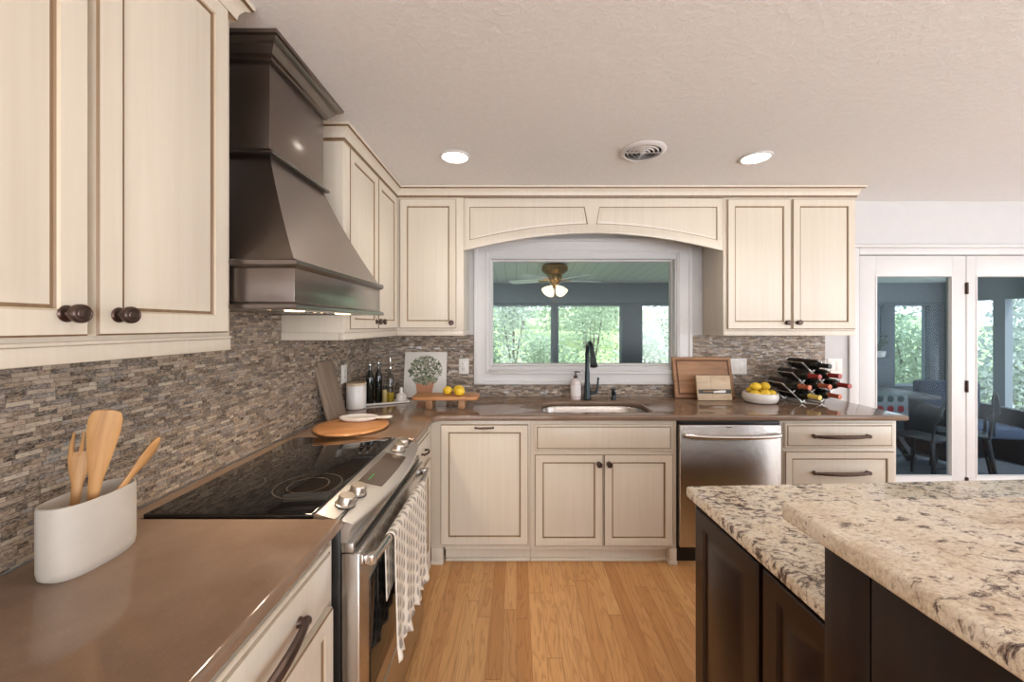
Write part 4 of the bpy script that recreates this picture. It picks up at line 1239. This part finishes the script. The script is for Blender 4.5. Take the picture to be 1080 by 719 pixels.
# wine rack
TH = R(12)
rk = thing('wine_rack', 'silver wire lattice wine rack full of dark bottles at the end of the counter', 'rack', (1.99, 2.70, CTs), TH)
hu, hv = .083, .069
def nd(i, j, d=0.0):
    return Vector((i * hu, d, .006 + j * hv))
lines = [[(-2, 2), (-1, 1), (0, 0)], [(-1, 3), (0, 2), (1, 1), (2, 0)], [(0, 4), (1, 3), (2, 2), (3, 1)],
         [(-1, 1), (0, 2), (1, 3), (2, 4)], [(0, 0), (1, 1), (2, 2), (3, 3)], [(2, 0), (3, 1), (4, 2)], [(-2, 2), (-1, 3), (0, 4)], [(2, 4), (3, 3)]]
for k, dd in enumerate((0.0, .14)):
    b = bm_new()
    for ln in lines[:6]:
        bar(b, nd(*ln[0], dd), nd(*ln[-1], dd), .005, .012, up=(0, 1, 0))
    obj('lattice', b, CABLE, rk, local=True)
for (i, j) in ((0, 0), (2, 0), (-1, 1), (1, 1), (3, 1), (0, 2), (2, 2), (1, 3), (-2, 2), (-1, 3), (0, 4), (2, 4), (3, 3), (4, 2)):
    b = bm_new(); tube(b, [nd(i, j, -.002), nd(i, j, .142)], .0035, 8); obj('cross_rod', b, CABLE, rk, local=True)
def wine(foil):
    o = thing('wine_bottle', '', 'bottle', (0, 0, 0), group='wine bottles in the lattice rack')
    b = bm_new(); lathe(b, [(.030, 0), (.0355, .004), (.0365, .012), (.0365, .185), (.034, .205), (.018, .228), (.0145, .238), (.014, .292), (.0155, .293), (.0155, .301), (.012, .302)], None, 24); obj('bottle_body', b, DKGLASS, o, local=True)
    b = bm_new(); lathe(b, [(.0185, .229), (.0156, .240), (.0152, .2925), (.0168, .2935), (.0168, .3025), (.010, .3035)], None, 20); obj('foil_cap', b, foil, o, local=True)
    b = bm_new(); lathe(b, [(.0368, .06), (.0368, .15)], None, 24, cap0=False, cap1=False); obj('paper_label', b, plain('dark_wine_label', (40, 30, 29), .6), o, local=True)
    return o
cells = [(-1, 2, FOIL_O, 'wine bottle in the outermost cell at the fruit-bowl end of the rack'), (0, 1, FOIL_Y, 'wine bottle with the yellow cap in the bottom cell of the rack'),
         (0, 3, FOIL_R, 'wine bottle lying in the upper cell at the fruit-bowl side of the rack'), (1, 2, FOIL_O, 'wine bottle with a copper cap in the centre cell of the rack'),
         (2, 1, FOIL_O, 'copper-capped wine bottle in the bottom cell at the door end of the rack'), (2, 3, FOIL_R, 'red-capped wine bottle in the upper cell at the door end of the rack'),
         (1, 4, BLACKP, 'black-capped wine bottle lying on top of the rack'), (3, 2, FOIL_R, 'wine bottle with a red cap jutting out furthest at the door end of the rack')]
made = {}
for (i, j, foil, lb) in cells:
    if foil.name not in made:
        o = wine(foil); made[foil.name] = o
    else:
        o = copy_tree(made[foil.name])
    loc = Matrix.Translation((1.99, 2.70, CTs)) @ Matrix.Rotation(TH, 4, 'Z') @ Vector((i * hu, .172, .006 + j * hv - .0145))
    o.location = loc; o.rotation_euler = (R(90), 0, TH)
    o['label'] = lb

# ------------------------------------------------------------------ ceiling fixtures
def downlight(x, y, lb):
    o = thing('ceiling_downlight', lb, 'ceiling light', (x, y, ZC - .012), group='recessed ceiling downlights')
    b = bm_new(); lathe(b, [(.083, .0115), (.086, .008), (.084, .004), (.074, .001), (.072, .003), (.070, .0115)], None, 40, cap0=False, cap1=False); obj('trim_ring', b, WHITE, o, local=True)
    b = bm_new(); lathe(b, [(.069, .006), (.067, .004), (.03, .003)], None, 40, cap0=False); obj('lens', b, LAMPE, o, local=True)
downlight(-.348, 2.18, 'round lit recessed downlight in the ceiling, toward the hood')
downlight(1.354, 2.19, 'round lit recessed downlight in the ceiling, toward the patio door')
vt = thing('ceiling_vent', 'round white ceiling air vent between the two downlights', 'vent', (.689, 2.114, ZC - .016))
b = bm_new(); lathe(b, [(.122, .0155), (.124, .012), (.120, .008), (.106, .002), (.099, .001), (.096, .004), (.099, .0155)], None, 48, cap0=False, cap1=False); obj('outer_ring', b, WHITE, vt, local=True)
b = bm_new(); lathe(b, [(.097, .0135), (.097, .0155)], None, 48); obj('dark_throat', b, BLACKP, vt, local=True)
for rr in (.078, .056, .034):
    b = bm_new(); lathe(b, [(rr, .001), (rr + .006, .008), (rr + .004, .009), (rr - .002, .002)], None, 40, cap0=False, cap1=False); obj('louver_ring', b, WHITE, vt, local=True)
b = bm_new(); lathe(b, [(.012, .0), (.016, .004), (.016, .010)], None, 20); bx(b, -.095, .095, -.003, .003, .004, .008); bx(b, -.003, .003, -.095, .095, .004, .008); obj('centre_cap', b, WHITE, vt, local=True)

# ------------------------------------------------------------------ sunroom beyond the window
SF, SYF, SXL, SXR = -.10, 5.82, -2.2, 6.4
def sc_z(y): return 2.30 - (y - 3.1) * .075
t = NT('grey_plank_floor')
sp = t.n('ShaderNodeSeparateXYZ'); tc = t.n('ShaderNodeTexCoord'); t.l(tc.outputs['Object'], sp.inputs[0])
row = t.math('FLOOR', t.math('DIVIDE', sp.outputs[1], .12)); wn = t.n('ShaderNodeTexWhiteNoise', noise_dimensions='1D'); t.l(row, wn.inputs['W'])
c_ = t.ramp(wn.outputs[0], [(0, lin((74, 80, 88))), (1, lin((98, 104, 112)))])
e = t.math('GREATER_THAN', t.math('FRACT', t.math('DIVIDE', sp.outputs[1], .12)), .94)
t.bsdf(t.mix(e, c_, lin((50, 54, 60))), .3, spec=.5)
b = bm_new(); bx(b, SXL, SXR + .1, YB + .145, SYF + .1, SF - .1, SF); struct('floor_sunroom', b, t.m)
t = NT('beadboard_ceiling')
sp = t.n('ShaderNodeSeparateXYZ'); tc = t.n('ShaderNodeTexCoord'); t.l(tc.outputs['Object'], sp.inputs[0])
fr = t.math('FRACT', t.math('DIVIDE', sp.outputs[0], .14)); e = t.math('GREATER_THAN', fr, .93)
t.bsdf(t.mix(t.math('MULTIPLY', e, .5), lin((232, 236, 230)), lin((160, 168, 162))), .5)
b = bm_new()
v = [b.verts.new(p) for p in ((SXL, YB + .1405, sc_z(3.1)), (SXR + .1, YB + .1405, sc_z(3.1)), (SXR + .1, SYF + .1, sc_z(5.92)), (SXL, SYF + .1, sc_z(5.92)))]
v2 = [b.verts.new(Vector(x.co) + Vector((0, 0, .5))) for x in v]
b.faces.new(v[::-1]); b.faces.new(v2)
for i in range(4): b.faces.new((v[i], v[(i + 1) % 4], v2[(i + 1) % 4], v2[i]))
struct('ceiling_sunroom', b, t.m)
# far wall: knee wall, header, posts
b = bm_new()
bx(b, SXL, SXR, SYF, SYF + .1, SF, .55); bx(b, SXL, SXR, SYF, SYF + .1, 1.785, 2.12)
struct('wall_sunroom_far', b, GREYT)
def pxx(px): return (px - 545) / 408 * SYF
b = bm_new()
posts = [(pxx(582), pxx(588.5)), (pxx(655), pxx(677)), (pxx(931), pxx(942)), (pxx(979), SXR), (pxx(780), pxx(800)), (-.9, -.6), (SXL, -1.9)]
for x0, x1 in posts: bx(b, x0, x1, SYF - .03, SYF + .1, .551, 1.784, .004)
bx(b, SXL, SXR, SYF - .05, SYF - .002, .53, .56, .004); bx(b, SXL, SXR, SYF - .02, SYF - .002, 1.75, 1.80, .004)
struct('trim_5', b, GREYD)
b = bm_new()
bx(b, SXR, SXR + .1, YB + .16, SYF + .1, SF, .35); bx(b, SXR, SXR + .1, YB + .16, SYF + .1, 1.80, 2.3)
for y0, y1 in ((5.58, SYF + .1), (5.07, 5.2), (4.0, 4.15), (YB + .16, 3.3)): bx(b, SXR, SXR + .1, y0, y1, .35, 1.80)
struct('wall_sunroom_right', b, GREYT)
b = bm_new(); bx(b, SXL - .1, SXL, YB + .145, SYF + .1, SF, 2.3); struct('wall_sunroom_left', b, GREYT)
wi = 2
xe = sorted(posts)
for (x0, x1) in ((-.6, pxx(582)), (pxx(588.5), pxx(655)), (pxx(677), pxx(780)), (pxx(800), pxx(931)), (pxx(942), pxx(979))):
    w = thing('window_%d' % wi, None, None, ((x0 + x1) / 2, SYF, .55), kind='structure'); wi += 1
    b = bm_new(); rings(b, frame_axes((x0 + .001, SYF + .06, .561), (1, 0, 0), (0, -1, 0)), x1 - x0 - .002, 1.188, [(0, 0), (0, .03), (.01, .03), (.01, 0)], fill=False, back=False); obj('window_frame', b, GREYD, w)
    b = bm_new(); bx(b, x0 + .009, x1 - .009, SYF + .04, SYF + .044, .57, 1.741); obj('pane', b, PANE, w)
# ceiling fan
fx, fy = .455, 4.62
fz = sc_z(fy)
fn = thing('ceiling_fan', 'brass ceiling fan with grey blades and a lit frosted lamp cluster in the sunroom', 'ceiling fan', (fx, fy, fz - .06))
b = bm_new(); lathe(b, [(.02, -.23), (.05, -.22), (.05, -.17), (.062, -.15), (.085, -.13), (.09, -.09), (.085, -.07), (.12, -.05), (.155, -.02), (.155, .03), (.13, .055)], None, 32); obj('motor_housing', b, BRASS, fn, local=True)
BLADE = plain('pale_fan_blade', (226, 228, 230), .35)
for k, a in enumerate((13, 85, 157, 229, 301)):
    M_ = Matrix.Rotation(R(a), 4, 'Z') @ Matrix.Translation((0, 0, -.135)) @ Matrix.Rotation(R(11), 4, 'X')
    b = bm_new(); ol_ = [(.17, -.045), (.25, -.06), (.52, -.068), (.575, -.05), (.59, 0), (.575, .05), (.52, .068), (.25, .06), (.17, .045)]
    prism(b, ol_, M_, .008); bl = obj('blade', b, BLADE, fn, local=True)
    b = bm_new(); prism(b, [(.085, -.015), (.14, -.02), (.19, -.04), (.22, 0), (.19, .04), (.14, .02), (.085, .015)], M_ @ Matrix.Translation((0, 0, -.006)), .0055); obj('blade_bracket', b, BRASS, bl, local=True)
for k in range(4):
    M_ = Matrix.Rotation(R(30 + 90 * k), 4, 'Z') @ Matrix.Translation((.045, 0, -.205)) @ Matrix.Rotation(R(180 - 48), 4, 'Y')
    b = bm_new(); lathe(b, [(.018, 0), (.024, .02), (.045, .05), (.06, .085), (.066, .11), (.062, .112), (.05, .08), (.02, .03)], M_, 20); obj('lamp_shade', b, FANE, fn, local=True)
b = bm_new(); lathe(b, [(.004, -.40), (.008, -.385), (.004, -.37), (.002, -.23)], None, 10); obj('pull_chain', b, BRASS, fn, local=True)
# dining table with dotted runner
TX0, TX1, TY0, TY1, TZ = 3.55, 4.78, 4.35, 5.15, .66
tbt = thing('dining_table', 'dark wooden dining table on crossed trestle legs seen through the patio door', 'table', (4.4, 4.75, SF))
b = bm_new(); bx(b, TX0, TX1, TY0, TY1, TZ - .04, TZ, .006); obj('tabletop', b, DKWOOD, tbt)
for xx in (TX0 + .25, TX1 - .25):
    b = bm_new(); bar(b, (xx, TY0 + .08, SF + .02), (xx, TY1 - .08, TZ - .041), .08, .06, up=(1, 0, 0)); bar(b, (xx + .061, TY1 - .08, SF + .02), (xx + .061, TY0 + .08, TZ - .041), .08, .06, up=(1, 0, 0)); obj('trestle_leg', b, DKWOOD, tbt)
b = bm_new(); bx(b, TX0 + .25, TX1 - .2, 4.72, 4.78, .2, .27); obj('stretcher', b, DKWOOD, tbt)
t = NT('dotted_runner_cloth')
tc = t.n('ShaderNodeTexCoord'); sp = t.n('ShaderNodeSeparateXYZ'); t.l(tc.outputs['Object'], sp.inputs[0])
ux = t.math('DIVIDE', sp.outputs[0], .115); uz = t.math('DIVIDE', sp.outputs[2], .115)
fx_ = t.math('SUBTRACT', t.math('FRACT', ux), .5); fz_ = t.math('SUBTRACT', t.math('FRACT', uz), .5)
rr = t.math('SQRT', t.math('ADD', t.math('MULTIPLY', fx_, fx_), t.math('MULTIPLY', fz_, fz_)))
dot = t.math('LESS_THAN', rr, .34)
rowc = t.math('MODULO', t.math('ADD', t.math('FLOOR', uz), 40.0), 2.0)
t.bsdf(t.mix(dot, lin((150, 156, 160)), t.mix(rowc, lin((166, 44, 54)), lin((44, 72, 70)))), .8)
b = bm_new(); bx(b, TX0 - .004, TX0 + .85, TY0 - .006, TY0 - .001, TZ - .23, TZ + .0025); bx(b, TX0 - .004, TX0 + .85, TY0 - .006, TY1 - .2, TZ + .0005, TZ + .004); 
tag(obj('table_runner', b, t.m), 'cloth with rows of red and dark dots draped over the front of the sunroom table', 'tablecloth')
b = bm_new(); lathe(b, [(.07, 0), (.13, .02), (.19, .06), (.2, .1), (.19, .1), (.12, .03), (.03, .02)], None, 28)
tag(obj('table_bowl', b, DKCHAIR, loc=(4.02, 4.62, TZ + .0045)), 'dark round bowl on the dotted cloth of the sunroom table', 'bowl')
b = bm_new(); bx(b, -.17, .17, -.08, .08, 0, .24, .01); bx(b, -.14, .14, -.0805, -.079, .03, .21)
tag(obj('storage_box', b, DKCHAIR, loc=(4.28, 4.98, TZ + .0006)), 'dark square box standing on the sunroom table behind the round bowl', 'box')
ps = thing('plant_stand', 'grey pedestal with a white flower pot in front of the sunroom windows', 'plant stand', (5.0, 5.38, SF))
b = bm_new(); bx(b, -.13, .13, -.1, .1, 0, 1.09, .006); bx(b, -.15, .15, -.12, .12, 1.0905, 1.11, .004); obj('pedestal', b, GREYD, ps, local=True)
b = bm_new(); lathe(b, [(.07, 1.111), (.09, 1.125), (.1, 1.19), (.104, 1.2), (.09, 1.2), (.03, 1.18)], None, 24); obj('flower_pot', b, CERAM, ps, local=True)
b = bm_new(); rn_ = random.Random(5)
for k in range(14):
    a_ = rn_.uniform(0, 6.28); q_ = rn_.uniform(.05, .14); h_ = rn_.uniform(1.28, 1.42)
    tube(b, [(0, 0, 1.185), (q_ * .5 * math.cos(a_), q_ * .5 * math.sin(a_), (1.19 + h_) / 2), (q_ * math.cos(a_), q_ * math.sin(a_), h_)], [.006, .005, .003], 6)
    ball(b, (q_ * math.cos(a_), q_ * math.sin(a_), h_), .022, .022, .016, seg=8, rn=5)
obj('flower_sprigs', b, LEAFG, ps, local=True)
# metal chairs
def metal_chair(lb, x, y, rz):
    o = thing('metal_chair', lb, 'chair', (x, y, SF), rz, group='dark metal chairs in the sunroom')
    b = bm_new(); bx(b, -.18, .18, -.18, .18, .44, .46, .012, 3); obj('seat', b, DKCHAIR, o, local=True)
    for sx in (-1, 1):
        for sy in (-1, 1):
            b = bm_new(); tube(b, [(sx * .155, sy * .155, .439), (sx * .225, sy * .215, 0.001)], [.022, .013], 10); obj('leg', b, DKCHAIR, o, local=True)
    b = bm_new(); pts = []
    for i in range(13):
        a = PI * i / 12
        pts.append((-.175 * math.cos(a) , .175 + .06 * (1 if 0 < i < 12 else 0) * .8, .62 + .26 * math.sin(a) ** .8))
    tube(b, [(-.165, .17, .461)] + pts + [(.165, .17, .461)], .013, 10); obj('back_hoop', b, DKCHAIR, o, local=True)
    b = bm_new(); prism(b, [(-.05, .455), (.05, .455), (.075, .86), (-.075, .86)], frame_axes((0, .215, 0), (1, 0, 0), (0, -1, 0)), .006); obj('back_splat', b, DKCHAIR, o, local=True)
    b = bm_new(); bar(b, (-.19, -.185, .2), (.19, -.185, .2), .014, .004); bar(b, (-.19, .185, .2), (.19, .185, .2), .014, .004); obj('brace', b, DKCHAIR, o, local=True)
metal_chair('dark hoop-backed metal chair at the dotted cloth end of the sunroom table', 4.05, 3.86, R(195))
metal_chair('dark metal chair in the sunroom seen through the hinged patio door', 4.60, 4.0, R(225))
bn = thing('bench', 'long dark bench along the window wall of the sunroom, seen through the hinged door', 'bench', (6.0, 4.6, SF))
b = bm_new(); bx(b, 5.86, 6.34, 3.6, 5.5, .32, .37, .006); obj('seat', b, DKWOOD, bn)
for yy in (3.7, 5.4):
    b = bm_new(); bx(b, 5.90, 6.30, yy - .03, yy + .03, SF, .3195, .004); obj('leg', b, DKWOOD, bn)
ac = thing('armchair', 'dark navy cushioned armchair between the sunroom table and the bench', 'chair', (5.36, 4.62, SF), R(-12))
b = bm_new(); bx(b, -.32, .32, -.3, .3, .28, .42, .03, 3); obj('seat_cushion', b, NAVY, ac, local=True)
b = bm_new(); bx(b, -.32, .32, .2, .34, .4205, .86, .04, 3); obj('backrest', b, NAVY, ac, local=True)
for s in (-1, 1):
    b = bm_new(); bx(b, s * .365 - .04, s * .365 + .04, -.3, .34, .0, .60, .015); obj('arm', b, DKWOOD, ac, local=True)
b = bm_new(); lathe(b, [(.07, 0), (.09, .01), (.1, .2), (.085, .34), (.05, .4), (.055, .43)], None, 24)

# ------------------------------------------------------------------ outdoors
t = NT('outdoor_grass_ground')
nz = t.noise(t.coord(), 3, 5, .7)
t.bsdf(t.ramp(nz, [(.3, lin((120, 140, 84))), (.5, lin((166, 178, 124))), (.7, lin((206, 204, 178)))]), .9, spec=.1)
b = bm_new(); N = 24; grid = []
for j in range(N + 1):
    y = SYF + .12 + j * 1.1
    row = []
    for i in range(N + 1):
        x = -14 + 42 * i / N
        z = -.5 + max(0, y - 7.0) * .13 + .12 * math.sin(x * .9) * math.cos(y * .7)
        row.append(b.verts.new((x, y, z)))
    grid.append(row)
for j in range(N):
    for i in range(N): b.faces.new((grid[j][i], grid[j][i + 1], grid[j + 1][i + 1], grid[j + 1][i]))
struct('ground_outside', b, t.m)
def gz(y): return -.5 + max(0, y - 7.0) * .13
def leafmat(name, a, c2):
    t = NT(name)
    oi = t.n('ShaderNodeObjectInfo')
    nz = t.noise(t.coord(), 9, 3, .6)
    c = t.ramp(nz, [(.3, lin(a)), (.7, lin(c2))])
    d = t.n('ShaderNodeBsdfDiffuse'); t.l(c, d.inputs[0])
    tr = t.n('ShaderNodeBsdfTranslucent'); t.l(c, tr.inputs[0])
    m = t.n('ShaderNodeMixShader'); m.inputs[0].default_value = .35
    t.l(d.outputs[0], m.inputs[1]); t.l(tr.outputs[0], m.inputs[2]); t.l(m.outputs[0], t.out.inputs[0])
    return t.m
LF = [leafmat('fresh_green_leaves', (138, 154, 124), (192, 202, 178)), leafmat('silver_green_leaves', (150, 160, 146), (204, 208, 198)), leafmat('deep_green_leaves', (108, 126, 102), (160, 174, 150)), leafmat('white_blossom', (214, 214, 206), (238, 238, 230))]
BARK = plain('tree_bark', (104, 92, 80), .9)
def crown_bm(seed, rx, rz, n, size):
    rn = random.Random(seed); b = bm_new()
    lobes = [(Vector((rn.uniform(-.55, .55) * rx, rn.uniform(-.55, .55) * rx, rn.uniform(.15, .95) * rz)), rn.uniform(.35, .6)) for _ in range(11)]
    for i in range(n):
        c, k = rn.choice(lobes)
        d = Vector((rn.gauss(0, 1), rn.gauss(0, 1), rn.gauss(0, 1))).normalized() * (rn.random() ** .4)
        p = c + Vector((d.x * rx * k, d.y * rx * k, d.z * rz * k * .8))
        if p.z < .02: p.z = .02 + rn.random() * .2
        a = Vector((rn.gauss(0, 1), rn.gauss(0, 1), rn.gauss(0, 1))).normalized()
        q = a.cross(Vector((rn.gauss(0, 1), rn.gauss(0, 1), rn.gauss(0, 1)))).normalized()
        l, w = size * rn.uniform(.7, 1.4), size * rn.uniform(.35, .6)
        b.faces.new([b.verts.new(x) for x in (p - a * l / 2, p + q * w / 2, p + a * l / 2, p - q * w / 2)])
    return b
def shrub(name, lb, x, y, rx, rz, mi, seed, n=2600, size=.11, trunk=0.0):
    o = thing(name, lb, 'tree' if trunk else 'shrub', (x, y, gz(y)), group='trees and shrubs beyond the sunroom')
    b = crown_bm(seed, rx, rz, n, size)
    if trunk: bmesh.ops.translate(b, verts=b.verts, vec=(0, 0, trunk))
    obj('foliage', b, LF[mi], o, local=True, smooth=0)
    b = bm_new()
    if trunk: tube(b, [(0, 0, -.2), (.05, 0, trunk * .6), (0, .05, trunk + rz * .5)], [.12, .09, .05], 10)
    else:
        for k in range(4): tube(b, [(0, 0, -.1), (.3 * rx * math.cos(k * 1.6), .3 * rx * math.sin(k * 1.6), rz * .7)], [.04, .015], 8)
    obj('trunk' if trunk else 'stem', b, BARK, o, local=True)
shr = [
 ('shrub', 'deep green shrub outside the window, behind the soap bottle side of the thin post', -1.05, 8.6, .78, 1.5, 2, 4),
 ('shrub', 'fresh green shrub outside the sunroom window, below the ceiling fan', .85, 8.7, .8, 1.35, 0, 1),
 ('shrub', 'pale blossoming bush outside next to the thick window post', 2.75, 8.6, .78, 1.6, 3, 3),
 ('shrub', 'silvery bush outside past the thick window post', 4.65, 8.7, .78, 1.7, 1, 5),
 ('shrub', 'silvery shrub outside the patio door, past the dining table', 6.7, 8.7, .85, 1.9, 1, 6),
 ('shrub', 'fresh green shrub outside the patio door beside the window post', 8.8, 8.7, .85, 2.0, 0, 7),
 ('shrub', 'pale green shrub outside the sunroom corner seen through the hinged door', 8.3, 6.4, .75, 2.1, 1, 8),
 ('shrub', 'green shrub outside the sunroom side wall seen through the hinged door', 8.3, 4.5, .75, 2.0, 0, 9),
 ('shrub', 'taller silvery shrub in the second row behind the fan', -.1, 11.3, .95, 2.2, 1, 21),
 ('shrub', 'taller fresh green shrub in the second row behind the faucet', 2.2, 11.3, .95, 2.2, 0, 22),
 ('shrub', 'taller pale shrub in the second row beyond the thick window post', 4.5, 11.3, .95, 2.3, 3, 23),
]
for a in shr: shrub(*a)
trs = [('leafy_tree', 'tall deep green tree behind the shrubs at the plant-print side of the window', -2.2, 15.5, 2.0, 3.2, 2, 11), ('leafy_tree', 'tall fresh green tree behind the faucet', 2.7, 15.5, 2.0, 3.4, 0, 12),
       ('leafy_tree', 'tall silvery tree beyond the thick window post', 7.5, 15.5, 2.0, 3.4, 1, 13), ('leafy_tree', 'tall green tree beyond the patio door', 12.2, 14.0, 2.0, 3.6, 2, 14),
       ('leafy_tree', 'tall pale green tree beyond the hinged door', 13.5, 9.2, 2.0, 3.6, 1, 15), ('leafy_tree', 'tall fresh green tree beyond the sunroom bench', 13.0, 4.5, 2.0, 3.6, 0, 16),
       ('leafy_tree', 'far silvery tree filling the gap behind the fan', .3, 20.5, 2.1, 4.0, 1, 17), ('leafy_tree', 'far green tree filling the gap behind the thick window post', 5.2, 20.5, 2.1, 4.0, 0, 18), ('leafy_tree', 'far pale tree in the gap behind the patio door', 10.2, 20.0, 2.1, 4.0, 1, 19)]
for a in trs: shrub(*a, n=3600, size=.2, trunk=.6)

# ------------------------------------------------------------------ light
W = bpy.data.worlds.new('sky'); SC.world = W; W.use_nodes = True
nt = W.node_tree; nt.nodes.clear()
wo = nt.nodes.new('ShaderNodeOutputWorld'); bg = nt.nodes.new('ShaderNodeBackground')
tcw = nt.nodes.new('ShaderNodeTexCoord'); spw = nt.nodes.new('ShaderNodeSeparateXYZ'); rw = nt.nodes.new('ShaderNodeValToRGB')
nt.links.new(tcw.outputs['Generated'], spw.inputs[0]); nt.links.new(spw.outputs[2], rw.inputs[0])
rw.color_ramp.elements[0].position = 0.0; rw.color_ramp.elements[0].color = (.93, .965, 1.0, 1)
rw.color_ramp.elements[1].position = .6; rw.color_ramp.elements[1].color = (.66, .82, 1.0, 1)
nt.links.new(rw.outputs[0], bg.inputs[0]); bg.inputs[1].default_value = 4.0
nt.links.new(bg.outputs[0], wo.inputs[0])
def light(name, typ, loc, rot, energy, color=(1, 1, 1), size=None, size_y=None, **kw):
    l = bpy.data.lights.new(name, typ); l.energy = energy; l.color = color
    if typ == 'AREA':
        l.size = size
        if size_y: l.shape = 'RECTANGLE'; l.size_y = size_y
    for k, v in kw.items(): setattr(l, k, v)
    o = bpy.data.objects.new(name, l); COL.objects.link(o); o.location = loc; o.rotation_euler = rot
    o['kind'] = 'helper'
    return o
light('sun', 'SUN', (0, 0, 10), (R(38), R(18), 0), 5.5, (1, .97, .92), angle=R(2))
# daylight at the rear opening and the right-hand windows
light('rear_window_daylight', 'AREA', (1.75, YR - .05, 1.2), (R(100), 0, 0), 150, (.93, .965, 1), 4.6, 1.85)
light('rear_door_daylight', 'AREA', (4.685, YR - .1, 1.1), (R(96), 0, 0), 22, (.93, .965, 1), .5, 1.9)
for (y0, y1, z0, z1) in RW:
    light('right_window_daylight', 'AREA', (XR + .1, (y0 + y1) / 2, (z0 + z1) / 2), (0, R(100), 0), 34, (.86, .93, 1), z1 - z0, y1 - y0)
for (x, y) in ((-.348, 2.18), (1.354, 2.19)):
    light('downlight_and_fill_bulb', 'SPOT', (x, y, ZC - .02), (0, 0, 0), 14, (1, .90, .78), spot_size=R(130), spot_blend=.8, shadow_soft_size=.06)
for (x, y) in ((-.2, .2), (1.2, .3), (-.1, -1.6), (1.6, -1.5), (3.2, -1.2), (3.2, .7)):  # fill bulbs added out of view, without fixtures, to brighten the room
    light('downlight_and_fill_bulb', 'SPOT', (x, y, ZC - .01), (0, 0, 0), 14, (1, .92, .82), spot_size=R(150), spot_blend=.8, shadow_soft_size=.07)
for ly in (1.3, 1.66):
    light('hood_bulb', 'SPOT', (-.745, ly, 1.50), (0, R(-14), 0), 24, (1, .80, .58), spot_size=R(140), spot_blend=.9, shadow_soft_size=.03)

# ------------------------------------------------------------------ camera
cd = bpy.data.cameras.new('camera'); cam = bpy.data.objects.new('camera', cd); COL.objects.link(cam)
cam.location = (0, 0, 1.457); cam.rotation_euler = (R(90), 0, 0)
cd.sensor_fit = 'HORIZONTAL'; cd.sensor_width = 36.0
cd.lens = 408 / 1080 * 36
cd.shift_x = -5.0 / 1080; cd.shift_y = -16.5 / 1080
cd.clip_start = .02
SC.camera = cam
SC.view_settings.view_transform = 'Standard'
SC.view_settings.look = 'None'
SC.view_settings.gamma = 1
SC.view_settings.exposure = -0.2
SC.view_settings.use_curve_mapping = False
SC.cycles.use_denoising = True
SC.cycles.max_bounces = 8
SC.cycles.diffuse_bounces = 5
SC.cycles.transparent_max_bounces = 12
SC.cycles.sample_clamp_indirect = 6
